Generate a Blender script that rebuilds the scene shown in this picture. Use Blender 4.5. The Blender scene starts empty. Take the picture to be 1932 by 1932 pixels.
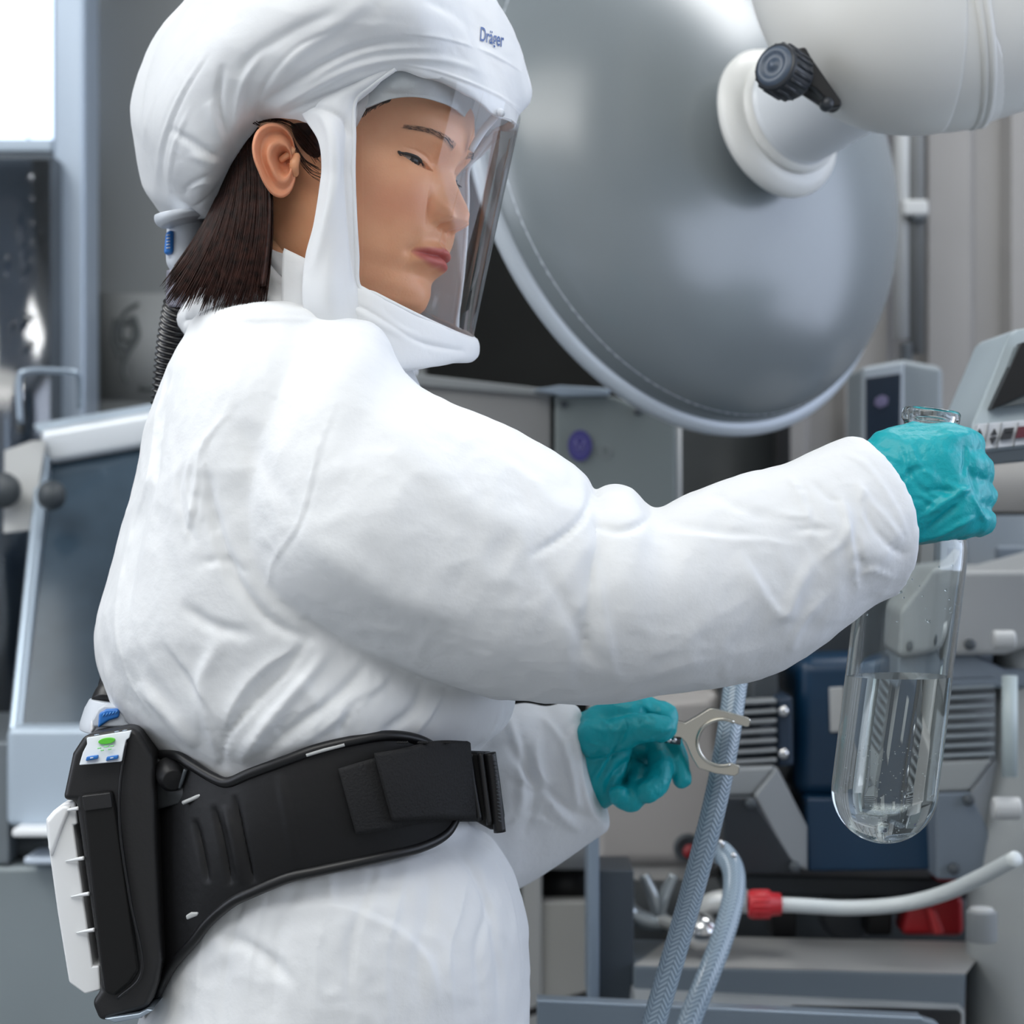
import bpy, bmesh, math, random
import numpy as np
from mathutils import Vector, Matrix
from mathutils.bvhtree import BVHTree

random.seed(7); rng = np.random.RandomState(7)
SC = bpy.context.scene
COL = SC.collection
F, CZ = 4140.0, 1.23          # focal length in pixels (1932 px frame), camera height

# ------------------------------------------------------------------ camera
cd = bpy.data.cameras.new('camera'); cam = bpy.data.objects.new('camera', cd); COL.objects.link(cam)
cam.location = (0, 0, CZ); cam.rotation_euler = (math.pi/2, 0, 0)
cd.sensor_width = 36; cd.lens = 36*F/1932; cd.clip_start = .05
cd.dof.use_dof = True; cd.dof.focus_distance = 1.70; cd.dof.aperture_fstop = 6.3
SC.camera = cam
# ------------------------------------------------------------------ world, lights, exposure
w = bpy.data.worlds.new('world'); SC.world = w; w.use_nodes = True
w.node_tree.nodes['Background'].inputs[0].default_value = (.94, .97, 1, 1)
w.node_tree.nodes['Background'].inputs[1].default_value = .38
def area(name, loc, rot, sx, sy, power, col=(1, 1, 1)):
    l = bpy.data.lights.new(name, 'AREA'); l.shape = 'RECTANGLE'; l.size = sx; l.size_y = sy
    l.energy = power; l.color = col
    o = bpy.data.objects.new(name, l); COL.objects.link(o); o.location = loc; o.rotation_euler = rot
    return o
area('assumed_ceiling_lamp', (-.5, .35, 2.80), (math.radians(18), 0, 0), 2.1, 1.5, 19, (1, .985, .96))  # this lamp and the two below: unseen, assumed from the overhead light
area('assumed_ceiling_lamp', (-1.5, 1.9, 2.80), (0, math.radians(-20), 0), .8, 1.4, 20, (.98, .99, 1))
area('assumed_ceiling_lamp', (.9, 2.6, 2.80), (math.radians(8), 0, 0), 1.2, .5, 14, (.96, .98, 1))
SC.view_settings.view_transform = 'Standard'; SC.view_settings.look = 'None'
SC.view_settings.gamma = 1; SC.view_settings.use_curve_mapping = False
SC.view_settings.exposure = 0.13
SC.cycles.use_denoising = True
SC.cycles.max_bounces = 14; SC.cycles.transmission_bounces = 12; SC.cycles.transparent_max_bounces = 16

# ------------------------------------------------------------------ helpers
def P(px, py, Y):
    return ((px-966)/F*Y, Y, CZ-(py-966)/F*Y)
def lin(c):
    return tuple(((v/255)/12.92 if v/255 <= .04045 else (((v/255)+.055)/1.055)**2.4) for v in c)
def mat(name, rgb, rough=.5, metal=0, bump=0, bscale=60, var=0, vscale=8, spec=.5, coat=0, trans=0, sss=0, ior=None, aniso=None):
    m = bpy.data.materials.new(name); m.use_nodes = True
    nt = m.node_tree; N = nt.nodes; L = nt.links; b = N['Principled BSDF']
    c = lin(rgb)+(1,)
    b.inputs['Base Color'].default_value = c; b.inputs['Roughness'].default_value = rough
    b.inputs['Metallic'].default_value = metal; b.inputs['Specular IOR Level'].default_value = spec
    b.inputs['Coat Weight'].default_value = coat; b.inputs['Transmission Weight'].default_value = trans
    b.inputs['Coat Roughness'].default_value = .08
    if ior: b.inputs['IOR'].default_value = ior
    if sss:
        b.inputs['Subsurface Weight'].default_value = sss; b.inputs['Subsurface Radius'].default_value = (1, .4, .25)
        b.inputs['Subsurface Scale'].default_value = .006
    tc = N.new('ShaderNodeTexCoord')
    if var:
        n = N.new('ShaderNodeTexNoise'); n.inputs['Scale'].default_value = vscale; n.inputs['Detail'].default_value = 5
        L.new(tc.outputs['Object'], n.inputs['Vector'])
        r = N.new('ShaderNodeMapRange'); r.inputs['From Min'].default_value = .3; r.inputs['From Max'].default_value = .7
        r.inputs['To Min'].default_value = 1-var; r.inputs['To Max'].default_value = 1+var
        L.new(n.outputs['Fac'], r.inputs['Value'])
        x = N.new('ShaderNodeVectorMath'); x.operation = 'SCALE'; x.inputs[0].default_value = c[:3]
        L.new(r.outputs[0], x.inputs['Scale']); L.new(x.outputs[0], b.inputs['Base Color'])
    if bump:
        n = N.new('ShaderNodeTexNoise'); n.inputs['Scale'].default_value = bscale; n.inputs['Detail'].default_value = 6
        if aniso:
            mp = N.new('ShaderNodeMapping'); mp.inputs['Scale'].default_value = aniso
            L.new(tc.outputs['Object'], mp.inputs['Vector']); L.new(mp.outputs[0], n.inputs['Vector'])
        else: L.new(tc.outputs['Object'], n.inputs['Vector'])
        bp = N.new('ShaderNodeBump'); bp.inputs['Strength'].default_value = bump; bp.inputs['Distance'].default_value = .002
        L.new(n.outputs['Fac'], bp.inputs['Height']); L.new(bp.outputs[0], b.inputs['Normal'])
    return m
def emis(name, rgb, s):
    m = bpy.data.materials.new(name); m.use_nodes = True; b = m.node_tree.nodes['Principled BSDF']
    b.inputs['Base Color'].default_value = lin(rgb)+(1,)
    b.inputs['Emission Color'].default_value = lin(rgb)+(1,); b.inputs['Emission Strength'].default_value = s
    return m
def thin_clear(name, tint, gloss, rough=.03):
    m = bpy.data.materials.new(name); m.use_nodes = True; nt = m.node_tree; N = nt.nodes; L = nt.links
    N.remove(N['Principled BSDF']); out = N['Material Output']
    t = N.new('ShaderNodeBsdfTransparent'); t.inputs[0].default_value = lin(tint)+(1,)
    g = N.new('ShaderNodeBsdfGlossy'); g.inputs['Roughness'].default_value = rough
    lw = N.new('ShaderNodeLayerWeight'); lw.inputs['Blend'].default_value = .22
    mr = N.new('ShaderNodeMath'); mr.operation = 'MULTIPLY_ADD'; mr.inputs[1].default_value = .8; mr.inputs[2].default_value = gloss
    mr.use_clamp = True
    mx = N.new('ShaderNodeMixShader')
    L.new(lw.outputs['Fresnel'], mr.inputs[0]); L.new(mr.outputs[0], mx.inputs[0])
    L.new(t.outputs[0], mx.inputs[1]); L.new(g.outputs[0], mx.inputs[2]); L.new(mx.outputs[0], out.inputs[0])
    return m

def new_obj(name, me, m=None, parent=None, smooth=True):
    o = bpy.data.objects.new(name, me); COL.objects.link(o)
    if m is not None:
        me.materials.clear(); me.materials.append(m)
    if smooth and len(me.polygons): me.polygons.foreach_set('use_smooth', [True]*len(me.polygons))
    if parent is not None: o.parent = parent; o.matrix_parent_inverse = parent.matrix_world.inverted()
    return o
def tag(o, label=None, cat=None, group=None, kind=None):
    if label: o['label'] = label
    if cat: o['category'] = cat
    if group: o['group'] = group
    if kind: o['kind'] = kind
    return o
def thing(name, label, cat, loc, group=None):
    o = bpy.data.objects.new(name, None); COL.objects.link(o); o.location = loc; o.empty_display_size = .05
    bpy.context.view_layer.update()
    o.matrix_world = Matrix.Translation(loc)
    return tag(o, label, cat, group)
def vf_mesh(vf, name='m'):
    if isinstance(vf, tuple): vf = [vf]
    V, Fc, off = [], [], 0
    for v, f in vf:
        V.append(np.asarray(v, float).reshape(-1, 3)); Fc += [tuple(i+off for i in q) for q in f]; off += len(V[-1])
    me = bpy.data.meshes.new(name); me.from_pydata(np.concatenate(V).tolist(), [], Fc); me.update()
    return me
def cr(pts, n, closed=False):
    """Catmull-Rom through pts (k, d...) sampled at n points"""
    p = np.asarray(pts, float); k = len(p)
    if closed: t = np.arange(n)*k/n
    else: t = np.linspace(0, k-1, n)
    i = np.floor(t).astype(int)
    if not closed: i = np.minimum(i, k-2)
    f = (t-i).reshape((-1,)+(1,)*(p.ndim-1))
    if closed: g = lambda j: p[j % k]
    else:
        ext = np.concatenate([[2*p[0]-p[1]], p, [2*p[-1]-p[-2]]]); g = lambda j: ext[j+1]
    a, b, c, d = g(i-1), g(i), g(i+1), g(i+2)
    return .5*(2*b+(c-a)*f+(2*a-5*b+4*c-d)*f*f+(3*b-a-3*c+d)*f**3)
def grid_faces(nr, nc, cu=False, cv=False):
    R = nr if cv else nr-1; C = nc if cu else nc-1
    return [(r*nc+c, r*nc+(c+1) % nc, ((r+1) % nr)*nc+(c+1) % nc, ((r+1) % nr)*nc+c) for r in range(R) for c in range(C)]
def patch(rows, nr, nc, cu=False):
    """rows: R x C x 3 world control points -> dense surface"""
    g = np.asarray(rows, float); g = cr(g, nr); g = np.swapaxes(cr(np.swapaxes(g, 0, 1), nc, cu), 0, 1)
    return g.reshape(-1, 3), grid_faces(nr, nc, cu)
def tube2(secs, nv=40, nu=40, e=1.0, cap=True):
    """sections (ax,ay,bx,by,Y,d[,nx,ny]): outline points A,B in the picture, centre depth, half depth, push of the near side"""
    s = np.array([tuple(q)+(0,)*(8-len(q)) for q in secs], float); s = cr(s, nv)
    th = np.arange(nu)*2*math.pi/nu; V = []
    for ax, ay, bx, by, Y, d, nx, ny in s:
        A = np.array(P(ax, ay, Y)); B = np.array(P(bx, by, Y)); c = (A+B)/2; u = (B-A)/2
        off = np.array([nx/F*Y, 0, -ny/F*Y])
        cs, sn = np.cos(th), np.sin(th)
        ce, se = np.sign(cs)*abs(cs)**e, np.sign(sn)*abs(sn)**e
        V.append(c+ce[:, None]*u-se[:, None]*np.array([0, d, 0])+np.maximum(se, 0)[:, None]**1.5*off)
    V = np.concatenate(V); f = grid_faces(nv, nu, True)
    if cap:
        n = len(V); V = np.concatenate([V, [V[:nu].mean(0)], [V[n-nu:n].mean(0)]])
        f += [(j, n, (j+1) % nu) for j in range(nu)] + [(n-nu+j, n-nu+(j+1) % nu, n+1) for j in range(nu)]
    return V, f
def pipe(path, rad, nu=16, n=None, closed=False, cap=True, uv=False, ell=None):
    """tube along world points; rad a number or one per point"""
    p = np.asarray(path, float); r = np.full(len(p), rad, float) if np.isscalar(rad) else np.asarray(rad, float)
    if n: r = cr(r[:, None], n, closed)[:, 0]; p = cr(p, n, closed)
    k = len(p)
    T = (np.roll(p, -1, 0)-np.roll(p, 1, 0)) if closed else np.gradient(p, axis=0)
    T /= np.linalg.norm(T, axis=1)[:, None]+1e-12
    a = np.array([0, 1, 0.]) if abs(T[0][1]) < .9 else np.array([1, 0, 0.])
    V = []; th = np.arange(nu)*2*math.pi/nu
    for i in range(k):
        a = a-T[i]*a.dot(T[i]); a /= np.linalg.norm(a); b = np.cross(T[i], a)
        V.append(p[i]+r[i]*(np.cos(th)[:, None]*a+np.sin(th)[:, None]*b*(ell or 1)))
    V = np.concatenate(V); f = grid_faces(k, nu, True, closed)
    if cap and not closed:
        m = len(V); V = np.concatenate([V, [p[0]], [p[-1]]])
        f += [(j, m, (j+1) % nu) for j in range(nu)] + [(m-nu+j, m-nu+(j+1) % nu, m+1) for j in range(nu)]
    return V, f
def chain(pts, steps=8, nu=16):
    """rounded tapered limb through (px,py,Y,r)"""
    a = np.array([P(x, y, Y)+(r,) for x, y, Y, r in pts]); a = cr(a, (len(a)-1)*steps+1)
    p, r = a[:, :3], a[:, 3]
    def capd(p0, r0, d):
        return [(p0+d*r0*math.sin(t), r0*math.cos(t)) for t in (1.45, 1.2, .9, .6, .3)]
    d0 = p[0]-p[1]; d0 /= np.linalg.norm(d0); d1 = p[-1]-p[-2]; d1 /= np.linalg.norm(d1)
    s, e = capd(p[0], r[0], d0), capd(p[-1], r[-1], d1)[::-1]
    pp = np.array([x[0] for x in s]+list(p)+[x[0] for x in e]); rr = np.array([x[1] for x in s]+list(r)+[x[1] for x in e])
    return pipe(pp, rr, nu)
def uvtube(me, nu, nv, circ, length):
    """uv = (around 0..1, metres along) for a pipe mesh, written per loop from vertex index"""
    uv = me.uv_layers.new(name='UVMap')
    for poly in me.polygons:
        ids = [me.loops[l].vertex_index for l in poly.loop_indices]
        cols = [i % nu for i in ids]
        wrap = max(cols)-min(cols) > nu/2
        for l, i, c in zip(poly.loop_indices, ids, cols):
            cc = c+nu if (wrap and c < nu/2) else c
            uv.data[l].uv = (cc/nu, (i//nu)/nv*length)
def revolve(prof, base, axis, nu=48, closed=False):
    """profile [(r,h)] revolved about axis from base"""
    ax = Vector(axis).normalized(); t = ax.orthogonal().normalized(); b = ax.cross(t)
    ax, t, b, base = map(np.array, (ax, t, b, base)); th = np.arange(nu)*2*math.pi/nu
    V = np.concatenate([base+ax*h+r*(np.cos(th)[:, None]*t+np.sin(th)[:, None]*b) for r, h in prof])
    return V, grid_faces(len(prof), nu, True, closed)
def prism(pts, Y0, dep, holes=None):
    """outline in the picture at depth Y0, extruded straight back by dep (front face + sides + back)"""
    a = [P(x, y, Y0) for x, y in pts]; n = len(a)
    V = a+[(x, y+dep, z) for x, y, z in a]
    f = [tuple(range(n-1, -1, -1)), tuple(range(n, 2*n))]+[(i, (i+1) % n, n+(i+1) % n, n+i) for i in range(n)]
    return np.array(V), f
def bx(x0, y0, x1, y1, Y, dep):
    return prism([(x0, y0), (x1, y0), (x1, y1), (x0, y1)], Y, dep)
def wbox(x0, x1, y0, y1, z0, z1):
    V = [(x, y, z) for y in (y0, y1) for x, z in ((x0, z0), (x1, z0), (x1, z1), (x0, z1))]
    return np.array(V, float), [(0, 1, 2, 3), (7, 6, 5, 4), (0, 4, 5, 1), (1, 5, 6, 2), (2, 6, 7, 3), (3, 7, 4, 0)]
def part(name, vf, m, parent=None, bevel=0, seg=2, smooth=True, solid=0, sub=0):
    me = vf_mesh(vf, name)
    bm = bmesh.new(); bm.from_mesh(me); bmesh.ops.recalc_face_normals(bm, faces=bm.faces); bm.to_mesh(me); bm.free()
    o = new_obj(name, me, m, parent, smooth and not bevel or bool(bevel))
    if solid:
        s = o.modifiers.new('s', 'SOLIDIFY'); s.thickness = solid; s.offset = 0
    if bevel:
        b = o.modifiers.new('b', 'BEVEL'); b.width = bevel; b.segments = seg; b.limit_method = 'ANGLE'; b.angle_limit = .6
        b.harden_normals = True
        s = o.modifiers.new('w', 'WEIGHTED_NORMAL')
    if sub:
        s = o.modifiers.new('u', 'SUBSURF'); s.levels = s.render_levels = sub
    return o
def fuse(parts, voxel, smooth=6, fac=.5):
    me = vf_mesh(parts); bm = bmesh.new(); bm.from_mesh(me); bmesh.ops.recalc_face_normals(bm, faces=bm.faces); bm.to_mesh(me); bm.free()
    o = bpy.data.objects.new('tmp', me); COL.objects.link(o)
    r = o.modifiers.new('r', 'REMESH'); r.mode = 'VOXEL'; r.voxel_size = voxel
    s = o.modifiers.new('s', 'SMOOTH'); s.iterations = smooth; s.factor = fac
    dg = bpy.context.evaluated_depsgraph_get(); out = bpy.data.meshes.new_from_object(o.evaluated_get(dg))
    bpy.data.objects.remove(o); return out
def get_v(me):
    a = np.empty(len(me.vertices)*3); me.vertices.foreach_get('co', a); return a.reshape(-1, 3)
def set_v(me, v):
    me.vertices.foreach_set('co', v.ravel()); me.update()
def get_n(me):
    a = np.empty(len(me.vertices)*3); me.vertex_normals.foreach_get('vector', a); return a.reshape(-1, 3)
def vnoise(p, seed=0):
    i = np.floor(p).astype(np.int64); f = p-i; f = f*f*(3-2*f); r = 0
    def h(x, y, z):
        n = (x*73856093) ^ (y*19349663) ^ (z*83492791) ^ (seed*2654435761); n = (n ^ (n >> 13))*1274126177 & 0x7fffffff
        return ((n ^ (n >> 15)) & 0xffff)/65535.
    for a in (0, 1):
        for b in (0, 1):
            for c in (0, 1):
                r = r+h(i[:, 0]+a, i[:, 1]+b, i[:, 2]+c)*(f[:, 0] if a else 1-f[:, 0])*(f[:, 1] if b else 1-f[:, 1])*(f[:, 2] if c else 1-f[:, 2])
    return r*2-1
def crinkle(me, scale, amp, seed=0, stretch=(1, 1, 1), mask=None):
    """ridged, warped folds of thin cloth"""
    v = get_v(me); n = get_n(me); q = v*np.array(stretch)*scale
    wv = np.stack([vnoise(q*.5+k*17.3, seed+k) for k in range(3)], 1)*.9
    a = 1-abs(vnoise(q+wv, seed+5))*2.2; b = 1-abs(vnoise(q*2.1+wv*2, seed+9))*2.2
    h = (a+.45*b)*amp
    if mask is not None: h = h*mask(v)
    set_v(me, v+n*h[:, None])
def strokes(me, S, yr=(0, 9), facing=True):
    """folds drawn along picture-space polylines: (points, width px, height mm, kind) pushed along the normals"""
    v = get_v(me); n = get_n(me)
    px = 966+F*v[:, 0]/v[:, 1]; py = 966-F*(v[:, 2]-CZ)/v[:, 1]
    wgt = np.clip(-n[:, 1]*1.6, 0, 1) if facing else np.ones(len(v))
    wgt = wgt*((v[:, 1] > yr[0]) & (v[:, 1] < yr[1])); H = np.zeros(len(v))
    for s in S:
        pts, w, amp = s[0], s[1], s[2]; kind = s[3] if len(s) > 3 else 'r'
        q = cr(np.array(pts, float), max(8, len(pts)*5)); mg = w*4
        idx = np.nonzero((px > q[:, 0].min()-mg) & (px < q[:, 0].max()+mg) & (py > q[:, 1].min()-mg) & (py < q[:, 1].max()+mg) & (wgt > 0))[0]
        if not len(idx): continue
        X, Y = px[idx], py[idx]; best = np.full(len(idx), 1e9); sg = np.zeros(len(idx)); tt = np.zeros(len(idx))
        for k in range(len(q)-1):
            a, b = q[k], q[k+1]; d = b-a; L2 = d.dot(d)+1e-9
            t = np.clip(((X-a[0])*d[0]+(Y-a[1])*d[1])/L2, 0, 1)
            ex, ey = X-a[0]-t*d[0], Y-a[1]-t*d[1]; D = np.hypot(ex, ey); m = D < best
            best[m] = D[m]; sg[m] = np.sign(d[0]*ey-d[1]*ex)[m]; tt[m] = ((k+t)/(len(q)-1))[m]
        tap = np.clip(np.minimum(tt, 1-tt)*4, 0, 1)**.7; D = best
        if kind == 'f':
            sd = D*sg; h = np.where(sd > 0, np.exp(-(sd/(w*1.7))**1.3), np.exp(-(sd/(w*.4))**2))
        else: h = np.exp(-(D/w)**2)
        H[idx] += h*tap*amp*.001*wgt[idx]
    set_v(me, v+n*H[:, None])
# ================================================================== materials shared by the setting
M_wall = mat('wall_paint', (116, 119, 119), .6, var=.03, vscale=2)
M_wallr = mat('wall_panel_paint', (134, 132, 130), .55, var=.03)
M_floor = mat('floor_vinyl', (120, 124, 126), .45, var=.05)
M_ceil = mat('ceiling_tile', (225, 225, 222), .8)
M_lamp = emis('assumed_lamp_diffuser', (255, 255, 250), 2.5)
M_dark = mat('dark_recess', (34, 36, 36), .7, var=.2)
M_black = mat('black_plastic', (14, 14, 16), .45)
M_chrome = mat('polished_steel', (215, 215, 215), .12, 1)
M_steel = mat('brushed_steel', (178, 180, 182), .35, 1, bump=.05, bscale=300)
M_alu = mat('pale_aluminium', (170, 184, 198), .32, .7)
M_ltgrey = mat('light_grey_paint', (176, 178, 178), .45, var=.03)
M_midgrey = mat('mid_grey_paint', (128, 132, 134), .45, var=.03)
M_dkgrey = mat('dark_grey_paint', (62, 68, 73), .5, var=.05)
M_bluegrey = mat('blue_grey_paint', (108, 118, 128), .42, var=.03)
M_white = mat('white_plastic', (226, 226, 222), .4)
M_cream = mat('cream_plastic', (214, 214, 211), .38)

def struct(name, vf, m):
    o = part(name, vf, m, smooth=False); return tag(o, kind='structure')
struct('floor', wbox(-2.6, 2.4, -.3, 4.2, -.05, 0), M_floor)
struct('ceiling', wbox(-2.6, 2.4, -.3, 4.2, 2.9, 2.95), M_ceil)
# back wall: smooth painted part on the left, ribbed cladding on the right, a dark doorway between them
YB = 3.6
def xat(px, Y): return (px-966)/F*Y
def zat(py, Y): return CZ-(py-966)/F*Y
struct('wall_back', wbox(-2.6, xat(800, YB), YB, YB+.1, 0, 2.9), M_wall)
struct('wall_left', [wbox(-2.6, -2.5, -.3, 4.2, 0, .8), wbox(-2.6, -2.5, -.3, 4.2, 2.5, 2.9), wbox(-2.6, -2.5, -.3, .2, .8, 2.5), wbox(-2.6, -2.5, 1.9, 4.2, .8, 2.5)], M_wall)
o = struct('added_window', wbox(-2.56, -2.54, .2, 1.9, .8, 2.5), emis('added_window_glow', (226, 232, 244), 2.2))  # unseen glowing window, added for vessel edge highlights and light on the suit's back
part('window_frame', [wbox(-2.55, -2.5, .2, .24, .8, 2.5), wbox(-2.55, -2.5, 1.86, 1.9, .8, 2.5), wbox(-2.55, -2.5, 1.03, 1.07, .8, 2.5), wbox(-2.55, -2.5, .2, 1.9, .8, .84), wbox(-2.55, -2.5, .2, 1.9, 2.46, 2.5)], M_white, o, .003)  # frame of the added window
# dark store behind the doorway
struct('wall_store', wbox(xat(700, 4.1), 1.2, 4.1, 4.2, 0, 2.9), M_dark)
xr0 = xat(1492, 3.3)
pr = [(xr0, 3.3)]; x = xr0+.02
while x < 2.35:
    pr += [(x, 3.3), (x+.012, 3.325), (x+.05, 3.325), (x+.062, 3.3)]; x += .125
pr += [(2.4, 3.3), (2.4, 3.45), (xr0, 3.45)]
V = [(a, b, z) for z in (0, 2.9) for a, b in pr]; n = len(pr)
struct('wall_rear', (np.array(V), [tuple(range(n)), tuple(range(2*n-1, n-1, -1))]+[(i, (i+1) % n, n+(i+1) % n, n+i) for i in range(n)]), M_wallr)
for k, (x, y, sx, sy) in enumerate([(-.5, .45, 2.1, 1.5), (-1.5, 1.9, .8, 1.4), (.9, 2.6, 1.2, .5)]):  # unseen glowing ceiling panels, assumed to go with the overhead light
    t = thing('assumed_ceiling_light', ['assumed square white ceiling light panel above the person', 'assumed long white ceiling light panel near the left wall', 'assumed narrow white ceiling light panel near the back wall'][k], 'light', (x, y, 2.84))
    part('frame', wbox(x-sx/2-.03, x+sx/2+.03, y-sy/2-.03, y+sy/2+.03, 2.86, 2.9), M_white, t, .004)
    part('diffuser', wbox(x-sx/2, x+sx/2, y-sy/2, y+sy/2, 2.85, 2.862), M_lamp, t)

# assumed window, unseen, in the right hand wall, beside the dome
struct('wall_right', [wbox(2.4, 2.5, -.3, 4.2, 0, .9), wbox(2.4, 2.5, -.3, 4.2, 2.6, 2.9), wbox(2.4, 2.5, -.3, .0, .9, 2.6), wbox(2.4, 2.5, 3.1, 4.2, .9, 2.6)], M_wallr)
o = struct('assumed_window', wbox(2.44, 2.46, .0, 3.1, .9, 2.6), emis('assumed_window_glow', (212, 222, 242), 2.6))  # glowing pane, assumed from the dome's reflection; also lights face and vessel
part('window_frame', [wbox(2.40, 2.45, .0, .04, .9, 2.6), wbox(2.40, 2.45, 3.06, 3.1, .9, 2.6), wbox(2.40, 2.45, .0, 3.1, .9, .94), wbox(2.40, 2.45, .0, 3.1, 2.56, 2.6), wbox(2.40, 2.45, 1.53, 1.57, .9, 2.6)], M_white, o, .003)  # frame of the assumed window
# ------------------------------------------------------------------ left side of the room
# bright lit window and its frame
def win():
    Y = 3.5
    M_pane = emis('daylit_glass', (214, 228, 246), 1.5)
    o = part('window_1', bx(-60, -60, 98, 262, Y, .04), M_pane, None, smooth=False); tag(o, kind='structure')
    f = part('window_frame', [bx(-60, 262, 98, 285, Y-.02, .07), bx(50, -60, 53, 262, Y-.01, .02)], M_alu, o, .002)
win()
post = part('trim_1', bx(98, -300, 160, 800, 3.42, .12), mat('post_lacquer', (176, 190, 206), .3, .3), None, .008); tag(post, kind='structure')

# glass fronted cabinet beneath the window with small reflecting glassware
t = thing('glass_cabinet', 'dark glass fronted cabinet at the left edge below the bright window', 'cabinet', (xat(0, 3.3), 3.35, 0))
part('body', bx(-120, 290, 97, 1400, 3.34, .15), mat('cabinet_interior', (86, 94, 102), .5, .2, var=.25, vscale=9), t, .003)
part('glass_door', bx(-110, 300, 94, 1390, 3.325, .006), thin_clear('cabinet_glass', (215, 225, 235), .14, .12), t)
part('handle', pipe([P(40, 700, 3.25), P(38, 745, 3.24), P(38, 815, 3.24)], .006), M_chrome, t)
for k, (x, y, r) in enumerate([(60, 335, 9), (62, 375, 5), (62, 420, 5), (62, 455, 4), (16, 485, 5), (62, 490, 5), (56, 600, 10), (25, 610, 4), (60, 650, 8)]):
    part('bolt', revolve([(0, 0), (.004, .0), (r*.00042*1.8, .006), (r*.0003, .012), (0, .013)], P(x, y, 3.322), (0, -1, 0), 14), M_chrome, t)

# safety cabinet with slanted sash
t = thing('safety_cabinet', 'pale steel safety cabinet with a slanted glass sash behind the person on the left', 'cabinet', (xat(150, 2.9), 2.9, 0))
Yc = 2.75
def Q(px, py, Y): return P(px, py, Y)
def bar(a, b, r, m, name, par, nu=4, ell=None):
    return part(name, pipe([a, b], r, nu, ell=ell), m, par, .002)
M_cab = mat('cabinet_enamel', (178, 192, 205), .38, .15, var=.03)
M_sash = mat('sash_glass', (50, 64, 76), .14, .1, var=.4, vscale=5, coat=.3, bump=.0)
# sash: a slanting pane (bottom nearer the camera)
pts = [(92, 870, 3.0), (520, 800, 3.0), (520, 1372, 2.68), (22, 1372, 2.68)]
V = [P(*p) for p in pts]; V2 = [(x, y+.012, z) for x, y, z in V]
part('sash_glass', (np.array(V+V2), [(3, 2, 1, 0), (4, 5, 6, 7), (0, 1, 5, 4), (1, 2, 6, 5), (2, 3, 7, 6), (3, 0, 4, 7)]), M_sash, t, .002)
def slab(p, dep, m, name, par, bev=.004):
    V = [P(*q) for q in p]; n = len(V); W = [(x, y+dep, z) for x, y, z in V]
    return part(name, (np.array(V+W), [tuple(range(n-1, -1, -1)), tuple(range(n, 2*n))]+[(i, (i+1) % n, n+(i+1) % n, n+i) for i in range(n)]), m, par, bev)
slab([(70, 850, 2.99), (94, 850, 2.99), (38, 1400, 2.66), (12, 1400, 2.66)], .03, M_alu, 'side_rail', t)
slab([(70, 812, 2.98), (520, 735, 2.98), (520, 800, 2.98), (88, 876, 2.98)], .05, mat('bright_rail', (222, 228, 234), .3, .3), 'top_rail', t, .01)
slab([(60, 800, 3.02), (520, 722, 3.02), (520, 740, 3.0), (70, 816, 3.0)], .1, M_cab, 'hood_edge', t)
part('work_surface', bx(10, 1372, 520, 1562, 2.64, .4), M_cab, t, .01)
part('front_ledge', bx(22, 1564, 520, 1580, 2.60, .1), mat('ledge_white', (240, 242, 244), .35), t, .003)
part('lower_ledge', bx(44, 1617, 520, 1632, 2.62, .08), mat('ledge_pale', (214, 226, 240), .35), t, .004)
part('recess', bx(-200, 1580, 520, 1617, 2.70, .3), mat('recess_grey', (92, 98, 102), .5), t)
part('base', bx(-200, 1632, 520, 3400, 2.66, .4), mat('base_panel', (138, 148, 152), .4, .2, var=.12, vscale=2.5), t, .01)
part('side_panel', bx(-200, 1400, 18, 1632, 2.66, .4), mat('side_enamel', (116, 124, 130), .4, .2), t, .004)
slab([(8, 850, 2.96), (60, 832, 2.96), (86, 830, 2.96), (60, 1000, 2.93), (6, 1006, 2.93)], .01, M_ltgrey, 'label_plate', t, .001)
part('glove_port', revolve([(0, -.012), (.014, -.012), (.022, -.004), (.024, .004), (.024, .014), (0, .016)], P(10, 925, 2.92), (-.3, -1, 0), 28), M_dkgrey, t)
part('sash_knob', revolve([(0, -.012), (.014, -.012), (.019, -.004), (.020, .004), (.01, .02), (0, .02)], P(98, 935, 2.88), (-.3, -1, 0), 28), M_dkgrey, t)
part('handle', pipe([P(38, 800, 2.93), P(36, 720, 2.93), P(52, 700, 2.93), P(120, 700, 2.95), P(146, 706, 2.96), P(150, 730, 2.97), P(150, 770, 2.98)], .0045, 10, n=40), M_alu, t)
# drawing pinned on the wall
t = thing('poster', 'faint grey sheet with a loose dark line drawing on the left wall panel', 'poster', P(245, 655, YB-.003))
part('sheet', bx(190, 553, 330, 752, YB-.004, .003), mat('sheet_paper', (140, 142, 141), .7), t)
M_ink = mat('drawing_ink', (84, 88, 88), .8)
for k, pl in enumerate([[(262, 572), (236, 590), (222, 625), (232, 660), (252, 640), (256, 600), (238, 606)], [(230, 610), (252, 612), (250, 640), (232, 638), (230, 612)], [(222, 640), (236, 665), (232, 700), (240, 722)], [(255, 600), (262, 632), (244, 664), (232, 690)], [(218, 600), (214, 640), (226, 676)]]):
    part('ink_line', pipe([P(x, y, YB-.0055) for x, y in pl], .0036, 6, n=30), M_ink, t)
part('ink_line', bx(262, 728, 300, 738, YB-.006, .002), M_ink, t)
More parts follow.
